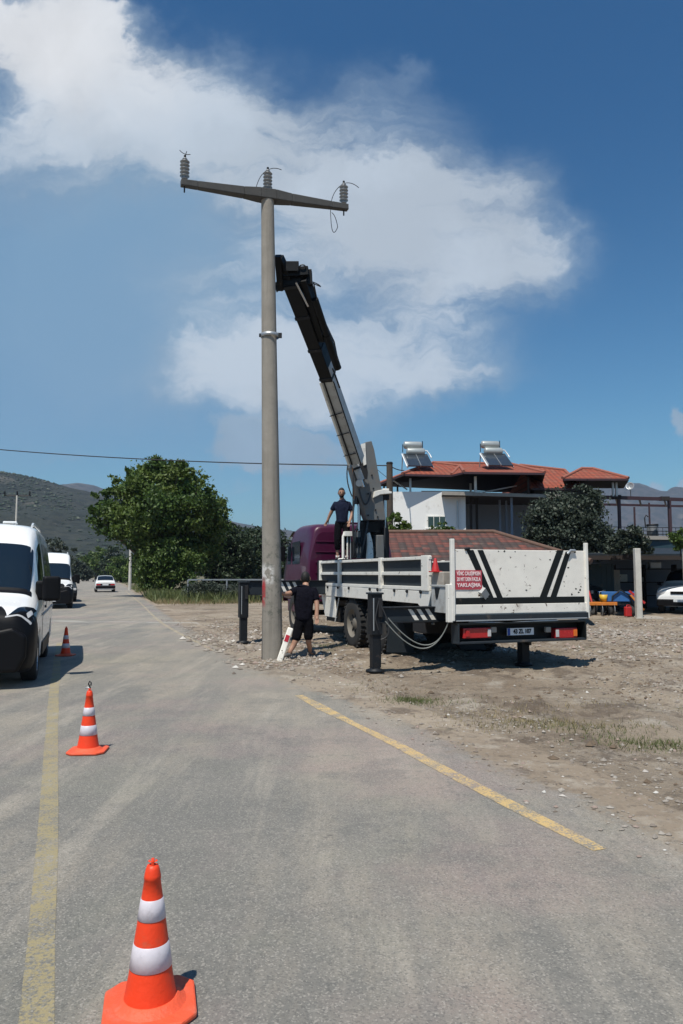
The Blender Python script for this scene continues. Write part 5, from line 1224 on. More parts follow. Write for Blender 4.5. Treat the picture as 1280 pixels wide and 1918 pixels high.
    low = J['pelvis'] + (J['pelvis']-J['spine']).normalized()*(.05+shirtlen)
    a0 = add(low, (.180, .165)); a1 = add(J['spine'], (.176, .160)); a2 = add(J['chest'], (.176, .150)); a3 = add(J['neck']*.55+J['chest']*.45, .115); a4 = add(J['neck']+Vector((0, 0, .01)), .072); E += [(a0, a1), (a1, a2), (a2, a3), (a3, a4)]
    for s_ in 'LR':
        sh = add(J['sh'+s_]+Vector((0, 0, .0)), .085); e_ = add(J['sh'+s_]*(1-sleeve)+J['el'+s_]*sleeve, .075); e2 = add(J['sh'+s_]*(1-sleeve*1.25)+J['el'+s_]*sleeve*1.25, .072); E += [(a2, sh), (sh, e_), (e_, e2)]
    skinmesh('t_shirt', V, E, top, body, 2, 1)
    V = []; E = []
    p0 = add(J['pelvis']+Vector((0, 0, .02)), (.150, .120)); p1_ = add(J['pelvis']+Vector((0, 0, .08)), (.150, .130)); E += [(p0, p1_)]
    for s_ in 'LR':
        h = add(J['hip'+s_], .118); E += [(p0, h)]
        if trouser <= 1: k1 = add(J['hip'+s_]*(1-trouser*.6)+J['kn'+s_]*trouser*.6, .098); k2 = add(J['hip'+s_]*(1-trouser)+J['kn'+s_]*trouser, .092); E += [(h, k1), (k1, k2)]
        else:
            k1 = add(J['kn'+s_], .096); f = trouser-1; k2 = add(J['kn'+s_]*(1-f*.5)+J['an'+s_]*f*.5, .086); k3 = add(J['kn'+s_]*(1-f)+J['an'+s_]*f, .080); E += [(h, k1), (k1, k2), (k2, k3)]
    skinmesh('shorts' if trouser <= 1.2 else 'trousers', V, E, legs, body, 2, 0)
    for s_ in 'LR':
        ft = J.get('foot'+s_, Vector((0, -.16, -.06))); V = []; E = []
        a = add(J['an'+s_]+Vector((0, .02, -.03)), .048); b_ = add(J['an'+s_]+Vector((0, .03, -.058)), (.048, .042)); c_ = add(J['an'+s_]+ft+Vector((0, 0, .005)), (.054, .038)); E += [(a, b_), (b_, c_)]
        skinmesh('shoe', V, E, shoe, body, 2, 1)
    return t
v = Vector
# man on the crane base: stands facing the camera, left hand of the picture resting on the cab roof side
mx, mz = TY(641, 1050, 6.95); base = W(mx, 6.95, 1.955)
J = dict(pelvis=v((0, 0, .95)), spine=v((.005, 0, 1.12)), chest=v((0, .0, 1.34)), neck=v((0, 0, 1.51)), headbase=v((-.005, -.01, 1.58)), head=v((-.01, -.03, 1.665)),
         shL=v((.172, 0, 1.385)), elL=v((.26, .0, 1.16)), wrL=v((.20, -.10, .95)), shR=v((-.172, 0, 1.385)), elR=v((-.28, .05, 1.18)), wrR=v((-.37, .10, .99)),
         hipL=v((.095, 0, .88)), knL=v((.13, -.10, .52)), anL=v((.12, -.03, .11)), hipR=v((-.095, 0, .88)), knR=v((-.11, -.05, .50)), anR=v((-.11, 0, .11)))
person('man in navy t-shirt and dark trousers standing up beside the crane column on the lorry', base, R(-2), J, 'navy', 'trouser', 'paleshoe', .60, 0, 1.75, (.10, 0, .05))
# man at the pole: legs apart, leaning, seen mostly from behind, one arm to the pole
fL, fR = gnd(543, 1238), gnd(581, 1234); mid = (fL+fR)/2
gz = float(gh(mid.x, mid.y)); mid = mid + v((0, 0, gz))
q = lambda px, py, Y=mid.y: at(px, py, Y) - mid
J = dict(pelvis=q(570, 1158), spine=q(570, 1137, mid.y-.02), chest=q(571, 1113, mid.y+.02), neck=q(573, 1096, mid.y+.07), headbase=q(573, 1091, mid.y+.10), head=q(573, 1083.5, mid.y+.14),
         shR=q(589, 1106, mid.y+.02), elR=q(594, 1131, mid.y-.05), wrR=q(594, 1152, mid.y-.12), shL=q(554, 1106, mid.y), elL=q(541, 1112, mid.y-.15), wrL=q(527, 1112, mid.y-.22),
         hipL=q(562, 1167), knL=q(553, 1203, mid.y-.10), anL=v((fL.x-mid.x, fL.y-mid.y, .11)), hipR=q(578, 1167), knR=q(578, 1201, mid.y-.02), anR=v((fR.x-mid.x, fR.y-mid.y, .11)), footL=v((-.10, -.13, -.06)), footR=v((.10, .10, -.06)))
person('man in black t-shirt and black knee shorts with bare calves bending beside the concrete pole', mid, 0, J, 'shirt', 'trouser', 'shoe', .62, .02, 1.0, (-.45, 0, 2.9))
# ================================================================== HOUSE AND YARD
def slab(mb, pts, vec, mt, tcs=None):
    n = len(pts); vec = Vector(vec); vs = [Vector(p) for p in pts] + [Vector(p)+vec for p in pts]
    o = mb.add(vs, [tuple(range(n))] + [tuple(range(n, 2*n))[::-1]] + [(i, i+n, (i+1) % n+n, (i+1) % n) for i in range(n)], mt)
    return o
def roofface(mb, pts, mt, th=.0):
    """pts: eave a, eave b, then the upper points. tc = metres along / up the slope"""
    P = [Vector(p) for p in pts]; ex_ = (P[1]-P[0]).normalized(); nn = (P[1]-P[0]).cross(P[-1]-P[0]).normalized(); ey = nn.cross(ex_)
    o = mb.add(P, [tuple(range(len(P)))], mt)
    for i, p in enumerate(P): d = p-P[0]; mb.tc[o+i] = (d.dot(ex_)+20, d.dot(ey)+20, 0)
def hiproof(name, parent, eave, ridge, mt, faces, drop=.10, under='soffit'):
    """eave: list of corner points; ridge: list; faces: index tuples into eave+ridge (eave edge first)"""
    A = [Vector(p) for p in eave+ridge]; mb = MB()
    for f in faces: roofface(mb, [A[i] for i in f], mt)
    n = len(eave); low = [p - Vector((0, 0, drop)) for p in A]
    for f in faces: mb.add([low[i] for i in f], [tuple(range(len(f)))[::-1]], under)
    for i in range(n): mb.add([A[i], A[(i+1) % n], low[(i+1) % n], low[i]], [(0, 1, 2, 3)], 'purlin' if mt != 'roofold' else 'darkwood')
    r_ = mb.build(name, parent)
    mb = MB()     # ridge and hip caps
    done = set()
    for f in faces:
        for i, j in zip(f, f[1:]+f[:1]):
            if (i >= n or j >= n) and (j, i) not in done and (i, j) not in done:
                done.add((i, j)); mb.tube([A[i]+Vector((0, 0, .02)), A[j]+Vector((0, 0, .02))], .075, 'ridgecap' if mt == 'roofred' else 'oldridge', 8)
    mb.build('ridge_cap', r_); return r_
M['teal'] = mat('dark_teal_sheet', (.02, .05, .065), .6, var=.25, dirt=.2)
M['oldridge'] = mat('old_ridge_tiles', (.12, .07, .05), .85, var=.4, vs=9)
M['ridgecap'] = mat('ridge_tiles', (.27, .095, .065), .85, var=.35, vs=9)
hs0 = at(800, 1110, 36); hs0.z = 0
hs = thing('house', 'white two storey house with red tiled roofs and open roof terraces behind the yard', 'house', hs0)
hl = lambda px, py, Y: at(px, py, Y) - hs0
def gz0(p): return Vector((p.x, p.y, 0))
# walls
mb = MB(); a, b_ = hl(733, 921, 34.75), hl(872, 921, 34.45); slab(mb, [gz0(a), gz0(b_), b_, a], (.3, 5.5, 0), 'wallwhite'); mb.build('wall', hs)
mb = MB(); a, b_ = hl(866, 926, 38.4), hl(1000, 926, 38.8); slab(mb, [gz0(a), gz0(b_), b_, a], (.3, 4, 0), 'wallblue'); mb.build('wall', hs)
mb = MB(); a, b_ = hl(1000, 912, 38.8), hl(1105, 912, 39.4); slab(mb, [gz0(a), gz0(b_), b_, a], (.3, 3, 0), 'wallblue'); mb.build('wall', hs)
mb = MB(); a, b_ = hl(1096, 1004, 36), hl(1330, 1004, 37.0); slab(mb, [gz0(a), gz0(b_), b_, a], (.3, 5, 0), 'teal'); mb.build('wall', hs)
# barred window
mb = MB(); f0, f1 = hl(800, 966, 34.56), hl(836, 989, 34.56); mb.box(((f0.x+f1.x)/2, f0.y, (f0.z+f1.z)/2), (f1.x-f0.x, .06, f0.z-f1.z), 'white'); wn_ = mb.build('window', hs)
for k in range(3):
    mb = MB(); w_ = (f1.x-f0.x-.16)/3; mb.box((f0.x+.05+w_/2+k*(w_+.03), f0.y-.035, (f0.z+f1.z)/2), (w_, .02, f0.z-f1.z-.10), 'glass2'); mb.build('pane', wn_)
mb = MB(); mb.box(((f0.x+f1.x)/2, f0.y-.05, f1.z-.03), (f1.x-f0.x+.12, .16, .05), 'wallwhite'); mb.build('sill', wn_)
mb = MB(); mb.tube([hl(857, 938, 34.4), hl(858, 1000, 34.4)], .035, 'galv', 8); mb.build('downpipe', hs)
# roofs
FL, F2, F3, FR = hl(754, 887.5, 34), hl(846, 890, 34.3), hl(869, 884.5, 33.3), hl(1021, 887.5, 33.6)
BL, BR = hl(707, 905, 38), hl(1010, 897, 41.5); F2.z = F3.z = FR.z = BL.z = BR.z = FL.z
RL, RR = hl(812, 867, 37.3), hl(958, 869.5, 37.6); RM = hl(866, 882, 35.6); RM2 = hl(862, 873, 36.3)
hiproof('roof', hs, [FL, F2, F3, FR, BR, BL], [RL, RR, RM2], 'roofred', [(0, 1, 8, 6), (1, 2, 8), (2, 3, 7, 6, 8), (3, 4, 7), (4, 5, 6, 7), (5, 0, 6)])
E1_, E2_, E3_, E4_ = hl(996, 914, 35.5), hl(1092, 915, 35.5), hl(1110, 905, 44), hl(930, 905, 44); E3_.z = E4_.z = E2_.z = E1_.z
hiproof('roof', hs, [E1_, E2_, E3_, E4_], [hl(975, 871.5, 39.5), hl(1058, 881, 39.0)], 'roofred', [(0, 1, 5, 4), (1, 2, 5), (2, 3, 4, 5), (3, 0, 4)])
P1, P2, P3, P4 = hl(1054, 896, 34.4), hl(1178, 895.5, 34.4), hl(1168, 905, 37.6), hl(1060, 905, 37.6); P2.z = P3.z = P4.z = P1.z
hiproof('roof', hs, [P1, P2, P3, P4], [hl(1090, 878, 36.0), hl(1112, 878.5, 36.0)], 'roofred', [(0, 1, 5, 4), (1, 2, 5), (2, 3, 4, 5), (3, 0, 4)])
# added dark sheet painting the shade beneath the first roof, and posts
mb = MB(); a, b_ = hl(790, 921, 40), hl(1000, 921, 40.5); c_ = hl(1000, 890, 40.5); d_ = hl(790, 890, 40); slab(mb, [a, b_, Vector((b_.x, b_.y, FL.z-.12)), Vector((a.x, a.y, FL.z-.12))], (0, .2, 0), 'soffit'); mb.build('attic_shade', hs)
for px, Y, y1, m_ in ((769, 34.9, 921, 'galv'), (882, 36.8, 925, 'galv'), (745, 37.5, 921, 'darkwood'), (891, 34.2, 923, 'white'), (720, 37.6, 1000, 'darkwood'), (990, 34.5, 925, 'darkwood')):
    mb = MB(); a = hl(px, y1, Y); top = Vector((a.x, a.y, FL.z-.1)); mb.beam(a, top, .09 if m_ != 'white' else .11, .09, m_); mb.build('roof_post', hs)
mb = MB(); mb.beam(hl(905, 922, 35), hl(968, 910, 36), .06, .06, 'galv'); mb.beam(hl(737, 900, 35.5), hl(763, 917, 35.9), .05, .05, 'galv'); mb.build('roof_brace', hs)
# flat canopy over the recess
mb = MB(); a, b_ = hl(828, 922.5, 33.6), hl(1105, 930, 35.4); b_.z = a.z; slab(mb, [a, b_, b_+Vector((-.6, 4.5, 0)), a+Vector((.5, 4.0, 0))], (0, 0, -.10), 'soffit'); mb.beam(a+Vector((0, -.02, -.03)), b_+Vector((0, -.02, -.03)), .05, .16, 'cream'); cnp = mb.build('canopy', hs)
for px, Y in ((882, 34.8), (893, 35.2), (936, 36), (948, 36.4), (958, 34.9)):
    mb = MB(); p = hl(px, 928, Y); mb.beam(Vector((p.x, p.y, 2.6)), Vector((p.x, p.y, a.z-.1)), .10, .10, 'wallblue' if px > 930 else 'darkwood'); mb.build('canopy_post', hs)
# terrace pergola at right
z_ = a.z; 
def hz(px, Y, z): p = hl(px, 1000, Y); return Vector((p.x, p.y, z))
mb = MB(); mb.beam(hz(1075, 35.3, z_), hz(1420, 38.0, z_), .10, .17, 'purlin'); mb.beam(hz(1090, 39.2, z_), hz(1420, 41.5, z_), .08, .12, 'purlin')
for px in (1110, 1156, 1200, 1247, 1300): mb.beam(hz(px, 35.3+(px-1075)*.0078, z_-.01), hz(px+3, 39.3+(px-1090)*.0068, z_-.01), .08, .10, 'purlin')
mb.box(hz(1156, 35.9, z_+.02), (.42, .3, .2), 'soffit'); mb.box(hz(1247, 36.6, z_+.02), (.42, .3, .2), 'soffit'); mb.build('pergola_frame', hs)
for px, Y, w_ in ((1161.5, 35.9, .13), (1256, 36.7, .14), (1218, 38.5, .07), (1190, 41, .08)):
    mb = MB(); p = hz(px, Y, 3.2); mb.beam(p, Vector((p.x, p.y, z_)), w_, w_, 'purlin'); mb.build('terrace_post', hs)
for px in (1151, 1157.5):
    mb = MB(); p = hz(px, 35.2, z_); mb.beam(p, Vector((p.x, p.y, P1.z-.1)), .09, .09, 'galv'); mb.build('roof_post', hs)
fz = hl(1200, 1003, 36).z
mb = MB(); slab(mb, [hz(1092, 35.6, fz), hz(1420, 37.6, fz), hz(1420, 44, fz), hz(1092, 42, fz)], (0, 0, -.18), 'cream'); mb.build('terrace_floor', hs)
mb = MB()
for zz in (.42, .24, .08): mb.tube([hz(1096, 35.7, fz+zz), hz(1420, 37.7, fz+zz)], .017, 'dark', 6)
for k in range(24): px = 1098+k*12; mb.tube([hz(px, 35.7+(px-1096)*.0062, fz), hz(px, 35.7+(px-1096)*.0062, fz+.42)], .012, 'dark', 5)
mb.build('railing', hs)
# solar water heaters on the roof
def heater(label, px, py, Y, rz):
    o = at(px, py, Y); t = thing('solar_water_heater', label, 'solar water heater', o, rz, 'solar water heaters on the red roof')
    mb = MB()
    for s_ in (-.62, .62): mb.beam((s_, -.55, 0), (s_, .55, .75), .05, .05, 'galv'); mb.beam((s_, .55, .75), (s_, .75, 0), .04, .04, 'galv'); mb.beam((s_*.5, .62, .7), (s_*.5, .62, 1.25), .04, .04, 'galv')
    mb.beam((-.62, .55, .75), (.62, .55, .75), .04, .04, 'galv'); mb.tube([(.38, .5, 1.0), (.58, .5, 1.0), (.72, .45, .80), (.76, .3, .62)], .028, 'vanwhite', 8); mb.tube([(-.60, .6, .9), (-.60, .6, 1.3)], .02, 'dark', 6); mb.tube([(.42, .7, .8), (.42, .7, 1.5)], .02, 'dark', 6); mb.tube([(-.66, -.6, .03), (-.66, .5, .80)], .035, 'vanwhite', 6); mb.build('frame', t)
    for s_ in (-.31, .31):
        mb = MB(); mb.beam((s_, -.58, .06), (s_, .50, .80), .58, .07, 'collector'); c = mb.build('collector_panel', t, .008)
        mb = MB(); mb.beam((s_-.30, -.58, .085), (s_-.30, .50, .825), .022, .08, 'galv'); mb.build('panel_edge', c)
    for zz, yy_, x_ in ((1.28, .68, -.08), (.93, .52, .02)):
        mb = MB(); mb.lathe([(0, -.46), (.10, -.455), (.17, -.42), (.185, -.38), (.185, .38), (.17, .42), (.10, .455), (0, .46)], 'tank', 24, Matrix.Translation((x_, yy_, zz)) @ Matrix.Rotation(math.pi/2, 4, 'Y')); mb.build('water_tank', t)
    return t
heater('left solar water heater with two stacked tanks and paired dark panels on the red roof', 783, 879, 35.2, R(8))
heater('right solar water heater with two stacked tanks, nearer the middle of the roof ridge', 931, 878, 35.2, R(8))
o = MB(); o.lathe([(0, 0), (.12, .02), (.26, .10), (.33, .2), (.32, .205), (.25, .11), (0, .03)], 'galv', 24, Matrix.Rotation(R(70), 4, 'X') @ Matrix.Scale(.6, 4)); o.tube([(0, 0, 0), (0, .1, -.5)], .025, 'galv', 8); o.tube([(0, 0, .05), (0, -.35, .12)], .012, 'galv', 6)
o = o.build('satellite_dish'); o.location = at(1181, 912, 37); o.rotation_euler = (0, 0, R(-30)); tag(o, 'small white satellite dish above the right end of the terrace canopy', 'satellite dish')
t = thing('barrel', 'dark grey round water barrel standing on the terrace behind the railing', 'barrel', at(1223, 1007, 37.5)); mb = MB(); mb.lathe([(0, 0), (.26, 0), (.28, .05), (.27, .3), (.285, .32), (.27, .34), (.28, .6), (.26, .66), (0, .67)], 'barrel', 24); mb.build('drum', t); mb = MB(); mb.lathe([(.29, .60), (.30, .62), (.29, .68), (0, .70)], 'dark', 24); mb.build('lid', t); mb = MB(); mb.tube([(-.35, 0, .5), (-.38, 0, 1.0), (-.3, 0, 1.15), (-.2, 0, 1.05)], .03, 'dark', 8); mb.build('spout_pipe', t)
# ---- low tiled shed
s0 = at(830, 1100, 24); s0.z = 0
sh = thing('shed', 'low shed with an old weathered clay tile roof right behind the lorry bed', 'shed', s0)
sl = lambda px, py, Y: at(px, py, Y) - s0
A_, B_, C_, D_ = sl(640, 1052, 22), sl(1108, 1052, 22), sl(1080, 1055, 29), sl(660, 1055, 29); D_.z = C_.z = B_.z = A_.z
hiproof('roof', sh, [A_, B_, C_, D_], [sl(715, 997.5, 25.4), sl(925, 997, 25.4)], 'roofold', [(0, 1, 5, 4), (1, 2, 5), (2, 3, 4, 5), (3, 0, 4)], .08, 'darkwood')
mb = MB(); w0, w1 = sl(665, 1060, 22.6), sl(1080, 1060, 22.6); slab(mb, [gz0(w0), gz0(w1), Vector((w1.x, w1.y, A_.z-.05)), Vector((w0.x, w0.y, A_.z-.05))], (0, 5.8, 0), 'cream'); mb.build('wall', sh)
d_ = MB(); d_.box((2.2, w0.y-.02, .95), (.9, .06, 1.9), 'darkwood'); d_.build('door', sh)

# ---- carport
c0 = at(1190, 1158, 27); c0.z = 0
cpt_ = thing('carport', 'low dark open carport with timber purlins and whitewashed concrete posts at the right edge', 'carport', c0)
cl = lambda px, Y, z: (lambda p: Vector((p.x-c0.x, p.y-c0.y, z)))(at(px, 1074, Y))
mb = MB(); slab(mb, [cl(1062, 28.3, 2.28), cl(1420, 28.3, 2.28), cl(1400, 34.8, 2.72), cl(1075, 34.8, 2.72)], (0, 0, .07), 'slate'); mb.build('roof', cpt_)
mb = MB()
for k in range(6): Y = 28.6+k*1.2; z = 2.20+(Y-28.3)*.066; mb.beam(cl(1066, Y, z), cl(1400, Y, z), .08, .12, 'darkwood')
mb.beam(cl(1064, 28.25, 2.20), cl(1420, 28.25, 2.20), .06, .16, 'darkwood'); mb.build('purlins', cpt_)
for px in (1194.5, 1287): 
    mb = MB(); p = cl(px, 26.72, 0); mb.beam(p-Vector((0, 0, .1)), p+Vector((0, 0, 2.5)), .21, .21, 'postconcrete'); mb.build('concrete_post', cpt_, .02)
for px in (1078, 1400):
    mb = MB(); p = cl(px, 28.5, 0); mb.beam(p, p+Vector((0, 0, 2.2)), .12, .12, 'darkwood'); mb.build('timber_post', cpt_)
mb = MB(); slab(mb, [cl(1075, 34.9, 0), cl(1400, 34.9, 0), cl(1400, 34.9, 2.7), cl(1075, 34.9, 2.7)], (0, .15, 0), 'wallblue'); mb.build('back_wall', cpt_)
mb = MB(); mb.box((0, 0, 1.0), (1.45, .05, 2.0), 'teal')
for k in range(7): mb.box((-.66+k*.22, -.03, 1.0), (.05, .02, 1.96), 'teal')
mb.beam((-.6, .05, 1.2), (-.6, .6, 0), .06, .06, 'darkwood'); mb.beam((.6, .05, 1.2), (.6, .6, 0), .06, .06, 'darkwood')
o = mb.build('sheet_gate'); o.location = Vector((at(1118, 1100, 31).x, 31, 0)); tag(o, 'dark teal ribbed sheet metal gate standing in the carport shade behind the orange machine', 'gate')
t = thing('cupboard', 'pale worn cupboard standing in the carport left of the concrete post', 'cupboard', Vector((at(1149, 1100, 31.5).x, 31.5, 0)), R(12))
mb = MB(); mb.box((0, 0, 1.0), (.42, .4, 1.5), 'cream'); mb.box((0, 0, .15), (.36, .34, .22), 'darkwood'); mb.build('cabinet', t, .01); 
for s_ in (-.1, .1): mb = MB(); mb.box((s_, -.205, 1.0), (.18, .015, 1.4), 'cream'); mb.build('door', t, .004)
t = thing('shelf', 'cluttered shelf in the shade at the back of the carport beneath the roof', 'shelf', Vector((at(1235, 1100, 33.8).x, 33.8, 0)))
mb = MB()
for z in (.6, 1.2, 1.8): mb.box((0, 0, z), (4.2, .5, .04), 'darkwood')
for x in (-2.05, -.7, .7, 2.05): mb.box((x, 0, 1.0), (.05, .48, 2.0), 'darkwood')
mb.build('rack', t)
for k, (z, x, w_, h_, mt_, nm, lb) in enumerate(((1.22, -1.7, .4, .34, 'white', 'box', 'white box on the middle carport shelf, just right of the concrete post'), (1.22, -.9, .28, .22, 'cream', 'box', 'pale small box on the middle carport shelf above the dark grey car'),
      (1.82, -.2, .5, .3, 'galv', 'box', 'grey metal box on the top carport shelf'), (.62, .5, .34, .38, 'cream', 'sack', 'pale sack on the lowest carport shelf behind the white off road car'), (1.22, 1.1, .42, .3, 'barrel', 'box', 'dark grey box on the middle carport shelf over the off road car'), (1.82, 1.6, .3, .3, 'white', 'can', 'round white can at the right end of the top carport shelf'))):
    mb = MB()
    if nm == 'can': mb.lathe([(0, 0), (w_*.4, 0), (w_*.42, .02), (w_*.4, h_*.9), (w_*.3, h_), (0, h_)], mt_, 14)
    else: mb.box((0, 0, h_/2), (w_, .3, h_), mt_, taper=.9 if nm == 'sack' else 1)
    o = mb.build(nm, None, .03); o.location = t.location + Vector((x, -.05, z)); tag(o, lb, nm)
M['yellowpl'] = mat('yellow_plastic', (.65, .42, .04), .5, dirt=.2)
# farm machines beside the lorry
fm = thing('disc_harrow', 'orange disc harrow with a row of round discs beside the right tail panel', 'disc harrow', Vector((at(1120, 1155, 27.6).x, 27.6, 0)), R(6))
mb = MB(); mb.beam((-.85, 0, .48), (.75, 0, .48), .10, .12, 'tillorange'); mb.beam((-.8, .5, .48), (.75, .5, .48), .08, .10, 'tillorange')
for x in (-.8, -.1, .7): mb.beam((x, 0, .5), (x, .5, .5), .07, .07, 'tillorange')
mb.beam((-.1, .25, .5), (-.1, .5, .95), .06, .06, 'red'); mb.build('frame', fm, .01)
for k in range(7):
    mb = MB(); T = Matrix.Translation((-.78+k*.235, 0, .24)) @ Matrix.Rotation(R(72), 4, 'Z') @ Matrix.Rotation(math.pi/2, 4, 'X'); mb.lathe([(0, .05), (.12, .035), (.23, 0), (.235, .004), (.12, .045), (0, .06)], 'dark' if k % 2 else 'galv', 22, T); mb.beam((-.78+k*.235, 0, .26), (-.78+k*.235, 0, .46), .03, .03, 'dark'); mb.build('disc', fm)
fb = thing('seed_drill', 'blue farm machine with a hopper and orange side frame left of the concrete post', 'farm machine', Vector((at(1160, 1155, 28.0).x, 28.0, 0)), R(-5))
mb = MB(); mb.prism([(-.62, .55), (.55, .55), (.62, .92), (-.70, .92)], .5, 'blue', T_xz(.25)); mb.build('hopper', fb, .02)
mb = MB(); mb.beam((-.6, -.2, .45), (.6, -.2, .45), .06, .06, 'dark'); mb.tube([(-.35, -.3, .3), (-.3, -.3, .75), (0, -.3, .98), (.3, -.3, .8), (.55, -.3, .2)], .03, 'dark', 8); mb.beam((.35, -.32, .8), (.8, -.32, .25), .07, .07, 'tillorange'); mb.beam((.3, -.34, .95), (.85, -.34, .5), .04, .08, 'red'); mb.build('frame', fb)
for x in (-.45, .35):
    mb = MB(); T = Matrix.Translation((x, -.3, .2)) @ Matrix.Rotation(math.pi/2, 4, 'Y') @ Matrix.Rotation(R(-20), 4, 'X'); mb.lathe([(.13, -.05), (.2, -.05), (.2, .05), (.13, .05), (.13, -.05)], 'rubber', 22, T); w_ = mb.build('wheel', fb); mb = MB(); mb.lathe([(.13, .03), (0, .02)], 'galv', 18, T); mb.build('rim', w_)
def tyre(label, px, Y, rot, r_=.33):
    o = MB(); o.lathe([(r_*.6, -.09), (r_*.85, -.11), (r_, -.07), (r_, .07), (r_*.85, .11), (r_*.6, .09), (r_*.6, -.09)], 'rubber', 26); o = o.build('old_tyre'); p = at(px, 1100, Y); o.location = (p.x, Y, .11 if rot == 0 else r_*.97); o.rotation_euler = (rot, 0, .4); tag(o, label, 'tyre')
tyre('old tyre standing upright behind the orange disc harrow', 1104, 28.6, R(80)); tyre('old tyre lying flat just left of the concrete carport post', 1183, 28.4, 0, .3)
t = thing('jerrycan', 'small red jerrycan on the ground between the blue machine and the concrete post', 'jerrycan', Vector((at(1176, 1100, 27.6).x, 27.6, 0)), R(15)); mb = MB(); mb.box((0, 0, .19), (.30, .15, .36), 'red'); mb.build('can_body', t, .03); mb = MB(); mb.tube([(-.08, 0, .37), (-.06, 0, .43), (.06, 0, .43), (.08, 0, .37)], .014, 'red', 8); mb.build('handle', t); mb = MB(); mb.lathe([(.03, .37), (.03, .42), (0, .42)], 'dark', 12, Matrix.Translation((.11, 0, 0))); mb.build('cap', t)
t = thing('bucket', 'yellow bucket on the orange disc harrow frame', 'bucket', fm.location + Vector((.3, .2, .55))); mb = MB(); mb.lathe([(0, 0), (.11, 0), (.15, .26), (.145, .26), (.105, .02), (0, .02)], 'yellowpl', 20); mb.build('pail', t); mb = MB(); mb.tube([(-.15, 0, .25), (-.12, .02, .36), (0, .03, .40), (.12, .02, .36), (.15, 0, .25)], .006, 'galv', 6); mb.build('handle', t)
# concrete slab drive under the off road car
mb = MB(); slab(mb, [at(1192, 1160, 26.2).xy.to_3d(), at(1420, 1160, 26.2).xy.to_3d(), at(1420, 1130, 34).xy.to_3d(), at(1170, 1130, 34).xy.to_3d()], (0, 0, .02), 'cream'); struct(mb.build('path'))

# ---- wires and poles
def hang(a, b_, sag, n=40): return [a.lerp(b_, k/n) - Vector((0, 0, sag*4*(k/n)*(1-k/n))) for k in range(n+1)]
we = at(757, 881, 34); wp = Vector((at(730, 870, 31).x, 31, 0)); zt = at(730, 868, 31).z; wtop = Vector((wp.x, 31-.0, at(730, 872, 31).z))
ws = at(-160, 826.5, 40)
mb = MB(); mb.tube(hang(ws, wtop, .30), .026, 'wire', 6); mb.tube(hang(wtop, we, .06, 8), .022, 'wire', 6); o = mb.build('power_cable'); tag(o, 'thick black cable crossing the whole sky behind the pole and crane to the house', 'cable')
mb = MB(); mb.tube(hang(at(695, 868, 30), at(738, 903, 36), .05, 10), .012, 'wire', 5); o = mb.build('thin_cable'); tag(o, 'thin sagging wire from the crane side down to the left roof corner of the house', 'cable')
t = thing('timber_pole', 'short brown timber pole standing left of the house beside the crane', 'pole', wp); mb = MB(); mb.tube([(0, 0, -.2), (0, 0, zt)], [.16, .13], 'bark', 12); mb.build('shaft', t); mb = MB(); mb.lathe([(.14, zt-.02), (.15, zt), (.12, zt+.06), (0, zt+.07)], 'dark', 12); mb.build('cap', t)
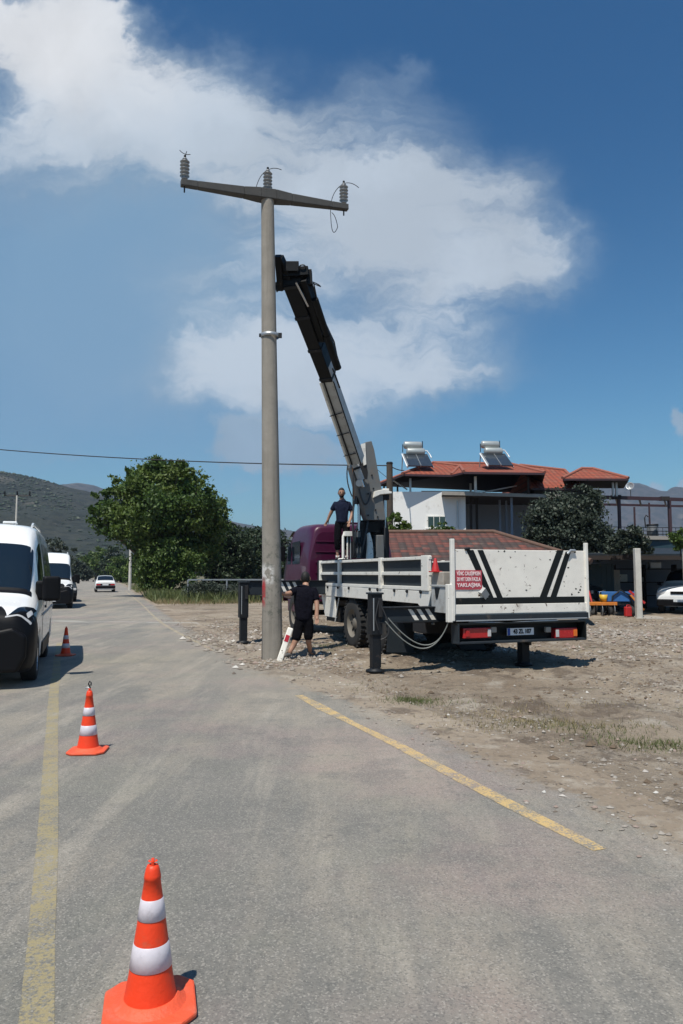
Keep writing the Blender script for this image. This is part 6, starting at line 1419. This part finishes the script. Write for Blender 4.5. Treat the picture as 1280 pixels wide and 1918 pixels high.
def farpole(label, px, Y, z, arm=True, r=.13):
    p = Vector((at(px, 1074, Y).x, Y, 0)); t = thing('distant_pole', label, 'utility pole', p, 0); mb = MB(); mb.tube([(0, 0, -.3), (0, 0, z)], [r*1.3, r*.8], 'postconcrete', 12); mb.build('shaft', t)
    if arm:
        mb = MB(); mb.beam((-1.6, 0, z), (1.6, .3, z), .16, .18, 'concrete_dark'); mb.build('crossarm', t)
        for x in (-1.5, 0, 1.5): mb = MB(); mb.lathe([(0, 0), (.07, .02), (.14, .1), (.08, .18), (.14, .26), (.08, .34), (.12, .42), (0, .5)], 'dark', 12, Matrix.Translation((x, x*.1, z+.08))); mb.build('insulator', t)
farpole('distant power pole with a crossarm in front of the hill above the near van', 27, 92, at(27, 928, 92).z)
farpole('slim grey pole rising out of the verge under the left edge of the large tree', 244, 72, 8.2, False, .12)
# ---- verge fence
M['meshgrey'] = mat('grey_green_mesh', (.06, .07, .055), .9, var=.5, vs=14)
f0 = gnd(352, 1127); f1 = gnd(452, 1128)
t = thing('fence', 'low weedy fence with a pale top rail left of the concrete pole', 'fence', f0)
dv_ = (gnd(640, 1124)-f0); u_ = dv_.normalized(); Lf = dv_.length
zf = at(400, 1086, f0.y).z
mb = MB(); mb.beam(Vector((0, 0, zf)), u_*Lf+Vector((0, 0, zf)), .10, .08, 'galv'); mb.build('top_rail', t)
k = 0
while k*2.2 < Lf:
    mb = MB(); p = u_*(k*2.2); mb.tube([p, p+Vector((0, 0, zf))], .05, 'galv', 8); mb.build('post', t); k += 1
mb = MB(); mb.beam(u_*.0+Vector((0, .05, zf*.45)), u_*Lf+Vector((0, .05, zf*.45)), .03, zf*.7, 'meshgrey'); mb.build('mesh_panel', t)
tree('overgrown weedy shrub growing along the low fence', f0+Vector((2.3, -.3, 0)), [(f0+Vector((x, -.35+random.uniform(-.1, .1), .45+random.uniform(-.1, .25))), .6, .7) for x in (.3, .9, 1.4, 2.2, 3.0, 3.6, 4.3)], 6500, .13, 'leaf_grey', .03, cat='bush', name='bush')

# ================================================================== AIR
hz_ = MB(); hz_.box((0, 0, 170), (19000, 19000, 370), 'teal'); 
hm_ = bpy.data.materials.new('thin_air'); hm_.use_nodes = True; nt = hm_.node_tree; nt.nodes.clear()
pv = nt.nodes.new('ShaderNodeVolumePrincipled'); pv.inputs['Color'].default_value = (.62, .74, 1.0, 1); pv.inputs['Density'].default_value = .00014; pv.inputs['Anisotropy'].default_value = .1
ho = nt.nodes.new('ShaderNodeOutputMaterial'); nt.links.new(pv.outputs[0], ho.inputs['Volume'])
hz_.mats = [hm_]; hob = stuff(hz_.build('haze'))
